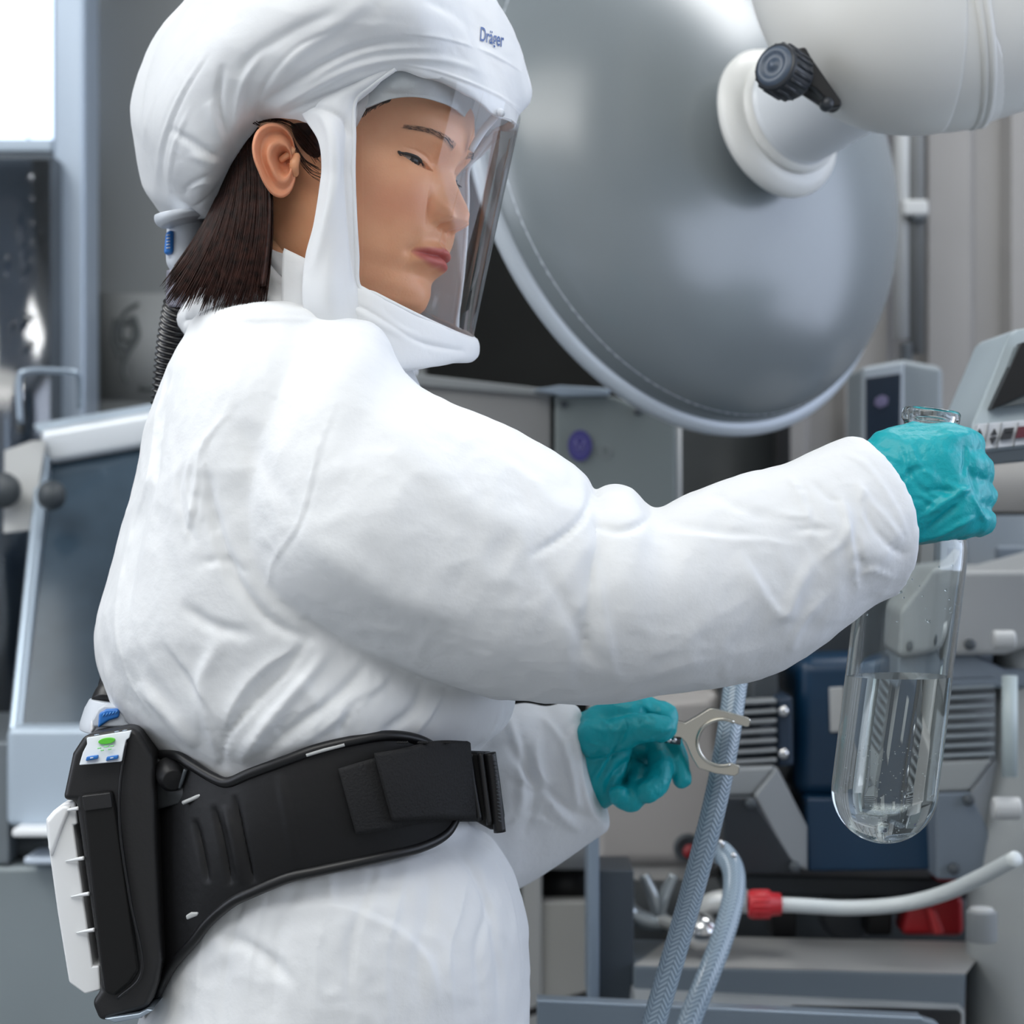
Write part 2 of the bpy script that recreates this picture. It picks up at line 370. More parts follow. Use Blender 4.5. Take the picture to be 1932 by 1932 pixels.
# ================================================================== middle and right background
# machine housings below the dome
t = thing('machine_housing', 'long grey metal housing behind the sleeve, left of the one with a round sticker', 'housing', P(900, 1000, 2.9))
part('case', [prism([(700, 706), (790, 716), (1041, 744), (1041, 1200), (700, 1200)], 2.80, .5)], mat('housing_silver', (138, 138, 138), .45, .2, var=.04), t, .004)
part('top_edge', prism([(700, 696), (790, 706), (1041, 735), (1041, 749), (790, 728), (700, 720)], 2.79, .5), M_midgrey, t, .002)
part('stud', revolve([(0, -.012), (.006, -.011), (.009, -.004), (.009, .002), (.006, .012), (.006, .03)], P(776, 700, 2.80), (0, -.1, -1), 20), M_chrome, t)
t = thing('machine_housing', 'grey green metal housing with a round purple sticker and small screws', 'housing', P(1160, 1000, 2.9))
part('case', prism([(1047, 744), (1160, 748), (1276, 792), (1276, 1200), (1047, 1200)], 2.78, .4), mat('housing_green_grey', (112, 120, 120), .5, var=.03), t, .004)
part('lid', prism([(1006, 735), (1056, 727), (1150, 733), (1150, 746), (1060, 747)], 2.76, .25), M_alu, t, .002)
part('edge_strip', bx(1276, 796, 1286, 1200, 2.80, .3), M_ltgrey, t)
for x, y in ((1064, 763), (1203, 776)):
    part('screw', revolve([(0, -.002), (.004, -.002), (.005, .001), (.005, .004)], P(x, y, 2.777), (0, 1, 0), 14), M_dkgrey, t)
st = part('sticker', revolve([(0, -.0016), (.0145, -.0016), (.0150, -.001), (.0150, .0005)], P(1094, 841, 2.777), (0, 1, 0), 40), mat('sticker_violet', (62, 58, 122), .4), t, smooth=False)
me = st.data; v = get_v(me); c = np.array(P(1094, 841, 2.777)); v[:, 2] = c[2]+(v[:, 2]-c[2])*1.32; set_v(me, v)
part('sticker_emblem', [pipe([P(1094+12*math.cos(a), 841+17*math.sin(a), 2.775) for a in np.linspace(0, 6.28, 24)], .0006, 6), pipe([P(1086, 832, 2.775), P(1094, 850, 2.775), P(1102, 832, 2.775)], .0012, 6), pipe([P(1088, 846, 2.775), P(1100, 846, 2.775)], .001, 6)], mat('sticker_print', (112, 108, 160), .5), t)
part('printed_ring', pipe([P(1143+9*math.cos(a), 852+11*math.sin(a), 2.778) for a in np.linspace(0, 6.28, 24)], .0007, 6), M_midgrey, t)
part('base', bx(1190, 1200, 1276, 3500, 3.0, .15), M_midgrey, t)
t = thing('open_rack', 'black metal frame around a dark gap under the clear dome', 'frame', P(1385, 1000, 3.0))
part('upright', bx(1468, 700, 1492, 3000, 3.2, .05), M_black, t, .002)
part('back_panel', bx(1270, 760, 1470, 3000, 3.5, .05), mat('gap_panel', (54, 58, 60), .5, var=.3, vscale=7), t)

# ------------------------------------------------------------------ extraction dome on its arm
t = thing('extraction_dome', 'large round clear grey dome of a fume extraction arm with white joint', 'extractor', P(1300, 320, 2.5))
T = math.radians(40.2); nrm = Vector((.937*math.sin(T), -math.cos(T), .35*math.sin(T))).normalized()
DC = Vector(P(1301, 316, 2.5)); R0 = .303
M_dome = mat('dome_plastic', (118, 126, 130), .27, 0, coat=0, spec=.9, var=.05, vscale=4)
M_rim = mat('dome_rim', (182, 190, 198), .3, .1)
prof = [(R0*math.sin(a), .150*math.cos(a)) for a in np.linspace(math.pi/2, .20, 26)]
prof = [(r, h) for r, h in prof]
inner = [(r*.985, h-.004) for r, h in prof[::-1]]
dome = part('dome', revolve(prof+inner, DC, nrm, 128), M_dome, t)
rimp = [(R0+.013*math.cos(a)*1.0, .0+.010*math.sin(a)) for a in np.linspace(0, 2*math.pi, 17)[:-1]]
part('rim', revolve(rimp, DC-nrm*.003, nrm, 160, True), M_rim, t)
rimp = [(R0-.022+.004*math.cos(a), .046+.003*math.sin(a)) for a in np.linspace(0, 2*math.pi, 13)[:-1]]
part('rim_bead', revolve([(R0-.008+.004*math.cos(a), .024+.004*math.sin(a)) for a in np.linspace(0, 2*math.pi, 13)[:-1]], DC, nrm, 160, True), M_rim, t)
# flange and neck
fc = Vector(P(1468, 232, 2.335)); an = (Vector(P(1655, 66, 2.18))-fc).normalized()
fn = (nrm*.75+an*.25).normalized()
def ring3(c, n_, prof_, nu=64): return revolve(prof_, c, n_, nu)
part('flange', ring3(fc, nrm, [(.0, -.012), (.076, -.012), (.082, -.006), (.083, .0), (.080, .008), (.070, .014), (.058, .017), (.0, .018)]), M_cream, t)
part('neck', ring3(fc, fn, [(0, .006), (.058, .006), (.059, .018), (.057, .03), (.0565, .031), (.0565, .034), (.0575, .036), (.0565, .09), (.06, .26)]), mat('neck_plastic', (206, 210, 214), .35), t)
part('neck_ring', ring3(fc, fn, [(.052, .0155), (.064, .016), (.064, .022), (.058, .026)]), M_cream, t)
# elbow joint: a fat bent tube going up-left out of frame and to the right
J = Vector(P(1650, 30, 2.12))
elbow = pipe([P(1540, -330, 2.25), P(1570, -180, 2.19), P(1606, -40, 2.13), P(1680, 32, 2.10), P(1775, 40, 2.10), P(1800, 34, 2.10)], [.088, .088, .098, .108, .106, .104], 56, n=60)
part('elbow', elbow, M_cream, t)
part('arm_tube', pipe([P(1795, 36, 2.10), P(1900, 8, 2.10), P(2040, -60, 2.12), P(2300, -220, 2.2)], [.104, .101, .100, .100], 56, n=40), M_cream, t)
d_ = (Vector(P(1830, 28, 2.10))-Vector(P(1790, 36, 2.10))).normalized()
part('seam_ring', revolve([(.102, -.006), (.1075, -.005), (.109, -.001), (.1065, .001), (.1085, .003), (.1085, .008), (.102, .010)], P(1803, 33, 2.10), d_, 64), M_cream, t)
# knob with lever
kc = Vector(P(1461, 124, 2.0)); kd = Vector((.55, .62, -.18)).normalized()
M_knob = mat('knob_plastic', (40, 44, 50), .42)
M_knobf = mat('knob_face', (66, 78, 94), .4)
kn = part('knob', revolve([(.0, 0), (.021, 0), (.0225, .002), (.0225, .030), (.020, .034), (.0, .036)], kc, kd, 40), M_knob, t)
part('knob_face', revolve([(.0, -.004), (.004, -.004), (.005, -.002), (.012, -.0015), (.013, -.003), (.018, -.002), (.020, .0012)], kc, kd, 36), M_knobf, kn)
ax, tt = kd, kd.orthogonal().normalized(); bb = ax.cross(tt)
for k in range(18):
    a = k*2*math.pi/18; c = kc+(tt*math.cos(a)+bb*math.sin(a))*.0222
    part('grip_rib', pipe([c+kd*.004, c+kd*.028], .0024, 6), M_knob, kn)
part('lever', prism([(1500, 92), (1520, 88), (1531, 108), (1588, 190), (1588, 200), (1562, 204), (1552, 195), (1556, 184), (1540, 168), (1514, 152), (1508, 120)], 2.015, .014), M_black, t, .002)
part('lever_tip', revolve([(0, -.001), (.0045, -.001), (.006, .002), (.006, .014)], P(1562, 194, 2.013), (0, 1, 0), 18), M_knob, t)
part('spindle', pipe([kc+kd*.02, kc+kd*.10], .009, 16), M_black, t)

# ------------------------------------------------------------------ conduit, wall box
t = thing('conduit', 'grey vertical conduit pipe with a pale clamp on the ribbed wall', 'pipe', P(1728, 600, 3.27))
part('pipe', pipe([P(1728, -200, 3.27), P(1728, 668, 3.27)], .013, 16), mat('conduit_grey', (104, 106, 106), .5), t)
part('clamp', [bx(1704, 376, 1752, 406, 3.24, .05)], M_ltgrey, t, .004)
part('clamp_foot', [bx(1722, 404, 1748, 418, 3.24, .03)], M_dkgrey, t, .003)
part('gland', [bx(1704, 645, 1722, 690, 3.25, .03)], M_dkgrey, t, .003)
t = thing('conduit', 'pale vertical conduit pipe in front of the ribbed wall right of the dome', 'pipe', P(1690, 600, 3.27))
part('pipe', pipe([P(1702, -200, 3.27), P(1702, 640, 3.27)], .012, 16), M_ltgrey, t)
t = thing('wall_controller', 'small grey wall box with a dark blue display behind the raised glove', 'control box', P(1700, 760, 2.9))
part('case', prism([(1628, 692), (1706, 678), (1780, 692), (1780, 900), (1628, 900)], 2.86, .14), mat('controller_grey', (128, 136, 140), .45), t, .008)
part('bezel', prism([(1628, 694), (1706, 681), (1706, 860), (1628, 860)], 2.845, .02), mat('controller_bezel', (152, 160, 166), .4), t, .004)
part('display', prism([(1634, 713), (1700, 704), (1698, 850), (1634, 850)], 2.84, .01), mat('display_blue_black', (24, 36, 50), .25), t, .001)
part('display_mark', prism([(1652, 752), (1664, 745), (1676, 750), (1674, 764), (1660, 770), (1650, 764)], 2.838, .004), mat('display_violet', (96, 90, 118), .5), t, .001)

# ------------------------------------------------------------------ control unit at the right edge
t = thing('control_panel_unit', 'slanted light grey control unit with screen and arrow keys right of the raised glove', 'control panel', P(1900, 850, 2.2))
M_unit = mat('unit_grey', (158, 170, 176), .42)
YU = 2.1
slab([(1904, 632, YU+.04), (1916, 622, YU+.05), (2300, 560, YU+.05), (2300, 760, YU), (2300, 812, YU-.01), (1836, 858, YU-.01), (1834, 800, YU), (1846, 770, YU+.01)], .16, M_unit, 'body', t, .004)
slab([(1836, 856, YU-.012), (2300, 800, YU-.012), (2300, 836, YU-.002), (1842, 880, YU-.002)], .15, mat('unit_edge', (112, 120, 126), .45), 'lower_edge', t, .004)
slab([(1921, 652, YU+.02), (2250, 610, YU+.02), (2250, 720, YU-.006), (1876, 770, YU-.006)], .03, mat('screen_glass', (74, 80, 82), .2, var=.08), 'screen', t, .001)
scr = [(1928, 646, YU+.018), (2250, 604, YU+.018), (2250, 610, YU+.018), (1924, 654, YU+.018), (1877, 766, YU-.009), (1877, 772, YU-.009), (1870, 772, YU-.009)]
slab(scr, .02, M_black, 'screen_frame', t, .0005)
slab([(1846, 800, YU-.016), (2200, 770, YU-.016), (2200, 810, YU-.02), (1838, 850, YU-.02)], .02, mat('key_strip', (196, 200, 206), .4), 'key_strip', t, .001)
M_key = mat('key_dark', (48, 50, 54), .5)
def key(p, m, name='key'): return slab([(x, y, YU-.024) for x, y in p], .004, m, name, t, .0003)
for x in (1847, 1875):
    key([(x-6, 822), (x+7, 820), (x+2, 808)], M_key, 'arrow_mark'); key([(x-7, 826), (x+6, 824), (x-2, 838)], M_key, 'arrow_mark')
key([(1896, 808), (1914, 806), (1908, 828), (1888, 830)], M_key)
key([(1922, 805), (1960, 801), (1952, 824), (1916, 827)], mat('key_maroon', (96, 40, 50), .5))
key([(1896, 816), (1910, 814), (1909, 817), (1895, 819)], M_ltgrey, 'key_text')
for x in (1861, 1886, 1917):
    slab([(x+4, 797, YU-.018), (x+5, 797, YU-.018), (x-5, 848, YU-.022), (x-6, 848, YU-.022)], .002, M_midgrey, 'divider', t, 0)

# ------------------------------------------------------------------ pump set behind the vessel
t = thing('pump', 'grey and dark blue vacuum pump with cooling fins behind the glass vessel', 'pump', P(1640, 1640, 2.6))
M_pg = mat('pump_grey', (128, 132, 134), .5, var=.05)
M_pd = mat('pump_dark', (50, 56, 62), .5, var=.08)
M_blue = mat('pump_blue', (4, 46, 74), .4, var=.04)
part('top_cover', prism([(1690, 1150), (1790, 1075), (1932, 1075), (2060, 1040), (2060, 1180), (1900, 1236), (1692, 1240)], 2.42, .25), mat('pump_cover', (152, 154, 154), .45, var=.03), t, .008)
part('cover_slope', prism([(1690, 1238), (1838, 1232), (1896, 1262), (2060, 1262), (2060, 1300), (1690, 1300)], 2.44, .25), M_bluegrey, t, .006)
part('upper_block', prism([(1480, 1120), (1700, 1020), (1700, 1240), (1490, 1240)], 2.62, .2), M_pd, t, .006)
part('upper_slope', prism([(1420, 1275), (1470, 1238), (1470, 1330), (1418, 1330)], 2.52, .2), M_dkgrey, t, .004)
for k, (x0, x1, y0, n, dy, Yf, mm) in enumerate([(1380, 1466, 1322, 7, 18.5, 2.46, M_pg), (1768, 1878, 1276, 9, 18.2, 2.44, mat('fin_grey_right', (128, 136, 140), .5))]):
    part('fin_block', bx(x0+2, y0, x1, y0+n*dy, Yf+.014, .2), M_pd if k == 0 else M_midgrey, t)
    for i in range(n):
        part('fin', prism([(x0, y0+i*dy+2), (x1, y0+i*dy-3), (x1, y0+i*dy+5), (x0, y0+i*dy+10)], Yf, .03), mm, t, .002)
part('left_housing', prism([(1368, 1448), (1466, 1446), (1422, 1503), (1366, 1503)], 2.45, .2), M_pg, t, .005)
slab([(1466, 1446, 2.45), (1524, 1560, 2.47), (1524, 1645, 2.47), (1490, 1625, 2.455), (1422, 1503, 2.44)], .2, M_midgrey, 'slant_face', t, .004)
slab([(1366, 1503, 2.44), (1422, 1503, 2.44), (1514, 1650, 2.46), (1366, 1650, 2.46)], .2, mat('pump_front', (40, 45, 50), .5), 'front_face', t, .004)
part('right_housing', prism([(1766, 1436), (1876, 1432), (1830, 1494), (1766, 1496)], 2.44, .2), mat('pump_right', (134, 138, 138), .5), t, .005)
slab([(1876, 1432, 2.45), (1900, 1440, 2.47), (1932, 1660, 2.5), (1840, 1560, 2.45), (1830, 1494, 2.44)], .2, M_midgrey, 'slant_face', t, .004)
slab([(1766, 1496, 2.44), (1832, 1494, 2.44), (1880, 1600, 2.46), (1860, 1660, 2.46), (1766, 1660, 2.46)], .2, M_bluegrey, 'front_face', t, .004)
part('motor', pipe([P(1498, 1372, 2.62), P(1772, 1360, 2.62)], .088, 48, cap=True), M_blue, t, .004)
part('motor_block', prism([(1504, 1240), (1770, 1232), (1770, 1510), (1500, 1510)], 2.53, .18), M_blue, t, .02, 4)
part('motor_flange', prism([(1466, 1318), (1496, 1314), (1498, 1446), (1468, 1446)], 2.47, .12), mat('flange_navy', (22, 42, 62), .5), t, .004)
part('motor_cradle', prism([(1520, 1506), (1735, 1506), (1782, 1642), (1524, 1645)], 2.5, .15), M_blue, t, .004)
part('nameplate', prism([(1565, 1298), (1592, 1296), (1592, 1380), (1567, 1382)], 2.525, .006), M_ltgrey, t, .001)
part('nameplate', prism([(1674, 1290), (1712, 1300), (1708, 1420), (1676, 1440)], 2.525, .006), M_ltgrey, t, .001)
for x, y, Y in ((1725, 1220, 2.418), (1830, 1216, 2.418), (1478, 1342, 2.466), (1478, 1422, 2.466), (1417, 1516, 2.436), (1828, 1510, 2.436), (1500, 1636, 2.45), (1800, 1640, 2.45)):
    part('screw', revolve([(0, -.003), (.0045, -.003), (.0062, -.001), (.0062, .004)], P(x, y, Y), (0, 1, 0), 16), M_chrome if Y > 2.46 else M_dkgrey, t)
part('white_knob', pipe([P(1872, 1207, 2.36), P(1915, 1207, 2.36)], .0105, 24), M_ltgrey, t, .003)
part('white_knob', pipe([P(1872, 1525, 2.36), P(1925, 1525, 2.36)], .0125, 24), M_ltgrey, t, .003)
part('side_rod', pipe([P(1905, 1275, 2.36), P(1905, 1465, 2.36)], .0085, 16), mat('rod_pale', (170, 182, 184), .4), t)
part('foot_rail', prism([(1366, 1650), (1932, 1660), (1932, 1700), (1366, 1690)], 2.62, .15), M_dkgrey, t, .004)
t = thing('partition_panel', 'light grey panel below the control unit at the right edge', 'panel', P(1900, 1000, 2.75))
part('upper_panel', bx(1840, 860, 2300, 966, 2.72, .1), mat('upper_panel_paint', (170, 168, 165), .5), t)
part('dark_line', bx(1835, 966, 2300, 972, 2.735, .1), M_black, t)  # thin black strip between the two panels
part('lower_panel', bx(1830, 972, 2300, 1500, 2.72, .1), M_bluegrey, t)
part('relief', bx(1880, 1030, 2300, 1058, 2.712, .02), M_bluegrey, t, .004)

# drum
t = thing('metal_drum', 'pale satin steel drum behind the hand with the clamp', 'drum', P(1240, 1640, 2.6))
part('body', pipe([P(1245, 1150, 2.72), P(1245, 1642, 2.72)], .0855, 64), mat('drum_satin', (188, 186, 182), .38, .25), t, .004)
part('panel', prism([(1112, 1320), (1366, 1300), (1366, 1640), (1112, 1640)], 2.62, .1), mat('drum_panel', (172, 168, 165), .4, .15, var=.03, vscale=5), t, .02, 4)
part('port', revolve([(0, -.004), (.011, -.004), (.013, -.006), (.016, -.006), (.017, 0), (.017, .02)], P(1298, 1600, 2.615), (0, 1, 0), 28), M_dkgrey, t)
part('port_plug', revolve([(0, -.009), (.008, -.009), (.009, -.004)], P(1302, 1606, 2.612), (0, 1, 0), 20), mat('plug_red', (130, 28, 34), .5), t)

# frame post, trays and base
t = thing('stand_post', 'dark upright post of the machine stand with a pale left edge', 'post', P(1150, 1900, 2.45))
part('post', bx(1130, 1642, 1196, 1900, 2.42, .1), mat('post_slate', (54, 62, 70), .5), t, .002)
part('edge_profile', bx(1109, 1560, 1131, 1896, 2.41, .1), mat('post_pale', (132, 146, 160), .35, .3), t, .003)
t = thing('equipment_plinth', 'wide grey painted machine base with a sloping right end under the pump', 'base', P(1500, 1900, 2.5))
V = [P(1198, 1826, 2.40), P(1822, 1838, 2.40), P(1822, 1905, 2.40), P(1196, 1895, 2.40)]
slab([(1270, 1766, 2.55), (1868, 1778, 2.55), (1823, 1838, 2.40), (1196, 1822, 2.40)], .004, mat('base_top', (158, 158, 156), .45, var=.03), 'top_plate', t, .001)
slab([(1196, 1822, 2.40), (1823, 1838, 2.40), (1820, 1906, 2.40), (1196, 1880, 2.40)], .15, mat('base_front', (96, 106, 114), .42, var=.04), 'front_plate', t, .003)
slab([(1196, 1876, 2.37), (1822, 1906, 2.37), (1822, 1960, 2.30), (1196, 1960, 2.30)], .1, M_midgrey, 'step', t, .002)
slab([(1496, 1902, 2.35), (1816, 1912, 2.35), (1812, 1960, 2.28), (1484, 1960, 2.28)], .02, M_black, 'black_inlay', t, .002)
part('plinth', bx(1196, 1960, 1822, 4000, 2.40, .3), M_dkgrey, t)
t = thing('tray', 'blue grey metal tray with a turned up rim at the bottom centre', 'tray', P(1300, 1932, 2.2))
slab([(1013, 1888, 2.2), (1740, 1922, 2.2), (1772, 1932, 2.2), (1780, 2050, 2.2), (1013, 2050, 2.2)], .02, mat('tray_paint', (118, 130, 140), .36, .2), 'front_wall', t, .003)
slab([(1013, 1886, 2.2), (1740, 1920, 2.2), (1740, 1925, 2.2), (1013, 1892, 2.2)], .024, M_alu, 'rim', t, .001)
part('bottom', bx(1013, 2040, 1780, 2052, 2.2, .2), M_bluegrey, t)
t = thing('side_column', 'rounded pale grey column at the lower right edge', 'column', P(1900, 1900, 2.1))
part('column', pipe([P(1962, 1150, 2.49), P(1962, 1300, 2.49), P(1950, 1500, 2.49), P(1936, 1700, 2.49), P(1930, 2500, 2.49)], [.050, .055, .062, .066, .068], 48, n=40), mat('column_grey', (150, 154, 154), .5), t)
part('cap', pipe([P(1852, 1718, 2.38), P(1852, 1776, 2.38)], .017, 24), M_midgrey, t, .002)
part('cap_band', pipe([P(1852, 1712, 2.38), P(1852, 1722, 2.38)], .013, 24), M_ltgrey, t, .002)

# low background between person and stand
t = thing('storage_unit', 'pale grey storage unit with a black gap, low between the person and the stand', 'cabinet', P(1050, 1932, 3.0))
part('upper_panel', bx(960, 1540, 1130, 1640, 2.98, .2), M_ltgrey, t)
part('black_gap', bx(1024, 1640, 1130, 1702, 3.02, .2), M_black, t)
part('door', bx(1010, 1702, 1130, 1960, 2.98, .2), mat('unit_door', (170, 170, 166), .5), t, .003)
part('side_frame', bx(985, 1640, 1022, 1960, 2.97, .1), M_ltgrey, t, .003)
part('base', bx(985, 1960, 1130, 3000, 2.98, .2), M_midgrey, t)
t = thing('power_cable', 'black cable running low behind the hoses and stand', 'cable', P(1130, 1880, 2.9))
part('cable', pipe([P(985, 1915, 2.9), P(1060, 1890, 2.88), P(1130, 1868, 2.6), P(1200, 1822, 2.58), P(1240, 1790, 2.58), P(1270, 1755, 2.6)], .005, 10, n=40), M_black, t)

# things on the base plate: red valve, grey wheel, clear parts
t = thing('red_valve', 'red plastic valve with a handle standing on the machine base', 'valve', P(1760, 1765, 2.55))
M_red = mat('valve_red', (186, 36, 44), .42)
part('body', prism([(1712, 1712), (1752, 1694), (1818, 1690), (1820, 1768), (1700, 1766)], 2.58, .06), M_red, t, .008)
part('handle', prism([(1748, 1712), (1766, 1716), (1784, 1764), (1762, 1766)], 2.56, .02), mat('valve_red_light', (205, 62, 66), .4), t, .004)
part('collar', bx(1766, 1648, 1812, 1664, 2.6, .04), M_red, t, .004)
for k, (x, y) in enumerate([(1480, 1745), (1660, 1740)]):
    tag(part('rubber_foot', bx(x-24, y-40, x+24, y+26, 2.6, .05), M_black, None, .004), ['black rubber foot on the base just right of the red coupling', 'black rubber foot on the base beside the red valve'][k], 'foot', 'rubber feet under the pump')
tag(part('handwheel', revolve([(0, -.01), (.03, -.01), (.036, -.004), (.036, .004), (.03, .01), (0, .01)], P(1600, 1722, 2.66), (0, -1, 0), 40), mat('wheel_grey', (104, 108, 112), .5), None, .002), 'grey round handwheel in shade under the blue pump', 'handwheel')
t = thing('under_shelf', 'dark blue grey rail with small silver fittings beneath the pump', 'rail', P(1600, 1680, 2.7))
part('rail', bx(1366, 1664, 1830, 1690, 2.68, .1), mat('rail_slate', (72, 82, 94), .45), t, .004)
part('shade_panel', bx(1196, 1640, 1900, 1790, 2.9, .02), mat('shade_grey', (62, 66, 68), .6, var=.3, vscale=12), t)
for x0, y0, x1, y1 in ((1440, 1652, 1500, 1668), (1618, 1652, 1634, 1690), (1686, 1650, 1760, 1662)):
    part('fitting', bx(x0, y0, x1, y1, 2.66, .03), M_ltgrey, t, .003)

# glass fittings under the drum
t = thing('glass_manifold', 'clear glass manifold with bulbs and round ends under the drum', 'glassware', P(1250, 1740, 2.45))
M_gl = mat('manifold_glass', (170, 178, 182), .08, .55, spec=.8)
part('elbow_tube', pipe([P(1178, 1640, 2.5), P(1178, 1690, 2.5), P(1188, 1720, 2.5), P(1225, 1738, 2.5), P(1262, 1736, 2.5)], [.0095, .011, .011, .0095, .008], 20, n=40), M_gl, t)
part('branch', pipe([P(1215, 1650, 2.5), P(1232, 1690, 2.5), P(1240, 1735, 2.5)], [.006, .007, .006], 16, n=20), M_gl, t)
part('branch', pipe([P(1272, 1650, 2.5), P(1254, 1690, 2.5), P(1242, 1735, 2.5)], [.006, .007, .006], 16, n=20), M_gl, t)
part('cross_tube', pipe([P(1240, 1735, 2.5), P(1300, 1748, 2.48), P(1340, 1705, 2.46), P(1408, 1700, 2.44)], [.007, .009, .012, .0135], 20, n=30), mat('frosted_glass', (196, 198, 196), .25, .1), t)
b = part('bulb', revolve([(.0001, -.022)]+[(.022*math.sin(a), -.022*math.cos(a)) for a in np.linspace(.2, 3.0, 16)], P(1322, 1758, 2.44), (0, -.3, 1), 28), M_chrome, t)
t = thing('reagent_tube', 'milky white flexible tube curving right from the red coupling', 'tube', P(1450, 1706, 2.4))
part('tube', pipe([P(1440, 1706, 2.4), P(1500, 1708, 2.4), P(1600, 1713, 2.4), P(1700, 1706, 2.38), P(1780, 1686, 2.34), P(1850, 1655, 2.28), P(1916, 1620, 2.22)], .0083, 20, n=70), mat('milky_tube', (202, 208, 208), .35), t)
c = part('coupling', revolve([(.009, -.002), (.0145, -.001), (.0155, .002), (.0155, .022), (.013, .024), (.012, .034), (.009, .035)], P(1414, 1706, 2.4), (1, 0, 0), 32), M_red, t)
for k in range(16):
    a = k*2*math.pi/16; p0 = P(1414, 1706, 2.4)
    part('grip', pipe([(p0[0]+.003, p0[1]+.0152*math.cos(a), p0[2]+.0152*math.sin(a)), (p0[0]+.021, p0[1]+.0152*math.cos(a), p0[2]+.0152*math.sin(a))], .0012, 6), M_red, c)

# ------------------------------------------------------------------ braided hoses
def braid(name):
    m = bpy.data.materials.new(name); m.use_nodes = True; nt = m.node_tree; N = nt.nodes; L = nt.links; b = N['Principled BSDF']
    uv = N.new('ShaderNodeUVMap'); sx = N.new('ShaderNodeSeparateXYZ'); L.new(uv.outputs[0], sx.inputs[0])
    def mt(op, a, b_=None, c=None):
        n = N.new('ShaderNodeMath'); n.operation = op
        for i, v in enumerate((a, b_, c)):
            if v is None: continue
            if isinstance(v, (int, float)): n.inputs[i].default_value = v
            else: L.new(v, n.inputs[i])
        return n.outputs[0]
    u4 = mt('MULTIPLY', sx.outputs[0], 5.0); z = mt('PINGPONG', u4, .5)
    s = mt('MULTIPLY_ADD', sx.outputs[1], 260.0, mt('MULTIPLY', z, 3.0)); fr = mt('PINGPONG', s, .5)
    st = mt('SMOOTH_MIN', mt('MULTIPLY', fr, 2.0), 1.0, .1)
    cell = mt('PINGPONG', u4, .5); edge = mt('GREATER_THAN', mt('ABSOLUTE', mt('SUBTRACT', cell, .25)), .22)
    fac = mt('MULTIPLY', st, mt('SUBTRACT', 1.0, mt('MULTIPLY', edge, .6)))
    cr_ = N.new('ShaderNodeMix'); cr_.data_type = 'RGBA'; L.new(fac, cr_.inputs['Factor'])
    cr_.inputs['A'].default_value = lin((104, 124, 140))+(1,); cr_.inputs['B'].default_value = lin((172, 190, 204))+(1,)
    L.new(cr_.outputs['Result'], b.inputs['Base Color']); b.inputs['Roughness'].default_value = .3
    b.inputs['Coat Weight'].default_value = .6; b.inputs['Coat Roughness'].default_value = .12
    bp = N.new('ShaderNodeBump'); bp.inputs['Strength'].default_value = .5; bp.inputs['Distance'].default_value = .001
    L.new(fac, bp.inputs['Height']); L.new(bp.outputs[0], b.inputs['Normal']); return m
M_braid = braid('braided_pvc')
def hose(path, r, label, n=90, tilt=0):
    pp = [P(*p) for p in path]; Ln = sum((Vector(a)-Vector(b)).length for a, b in zip(pp, pp[1:]))
    o = part('braided_hose', pipe(pp, r, 32, n=n, cap=False), M_braid); uvtube(o.data, 32, n, 1, Ln)
    return tag(o, label, 'hose', 'clear blue braided hoses')
hose([(1402, 1200, 1.98), (1388, 1290, 1.97), (1372, 1400, 1.95), (1348, 1520, 1.94), (1312, 1660, 1.94), (1278, 1780, 1.94), (1234, 1930, 1.94), (1200, 2050, 1.94)], .0108, 'straight braided hose passing through the jaws of the fork clamp')
t_h = hose([(1345, 1612, 2.2), (1362, 1608, 2.2), (1383, 1640, 2.18), (1384, 1690, 2.16), (1366, 1760, 2.13), (1336, 1840, 2.1), (1300, 1930, 2.08), (1270, 2030, 2.06)], .0112, 'bent braided hose hooking down from the fitting right of the straight hose')
t = thing('hose_fitting', 'small steel hose fitting with a clip at the top of the bent hose', 'fitting', P(1340, 1610, 2.22))
part('barb', pipe([P(1322, 1606, 2.22), P(1356, 1610, 2.2)], .010, 20), M_steel, t)
part('clip', pipe([P(1350, 1592, 2.19), P(1360, 1588, 2.18), P(1364, 1600, 2.18)], .0022, 8, n=12), M_chrome, t)
part('clip_screw', pipe([P(1380, 1612, 2.17), P(1388, 1616, 2.17)], .003, 10), M_chrome, t)
# ================================================================== the person
person = thing('person', 'person in white hooded coverall and clear visor, teal gloves, looking down at a glass vessel', 'person', (-.14, 1.82, 0))
YP = 1.82
M_suit = mat('coverall_cloth', (222, 224, 226), .62, bump=.2, bscale=160, spec=.3)
M_hood = mat('hood_cloth', (238, 240, 242), .55, bump=.18, bscale=140, spec=.3)
M_glove = mat('nitrile_teal', (0, 160, 170), .40, bump=.35, bscale=260, spec=.45)

def translucent(m, f):
    nt = m.node_tree; N = nt.nodes; L = nt.links; tr = N.new('ShaderNodeBsdfTranslucent'); tr.inputs[0].default_value = (.9, .92, .94, 1)
    mx = N.new('ShaderNodeMixShader'); mx.inputs[0].default_value = f
    L.new(N['Principled BSDF'].outputs[0], mx.inputs[1]); L.new(tr.outputs[0], mx.inputs[2]); L.new(mx.outputs[0], N['Material Output'].inputs[0])
translucent(M_hood, .3)
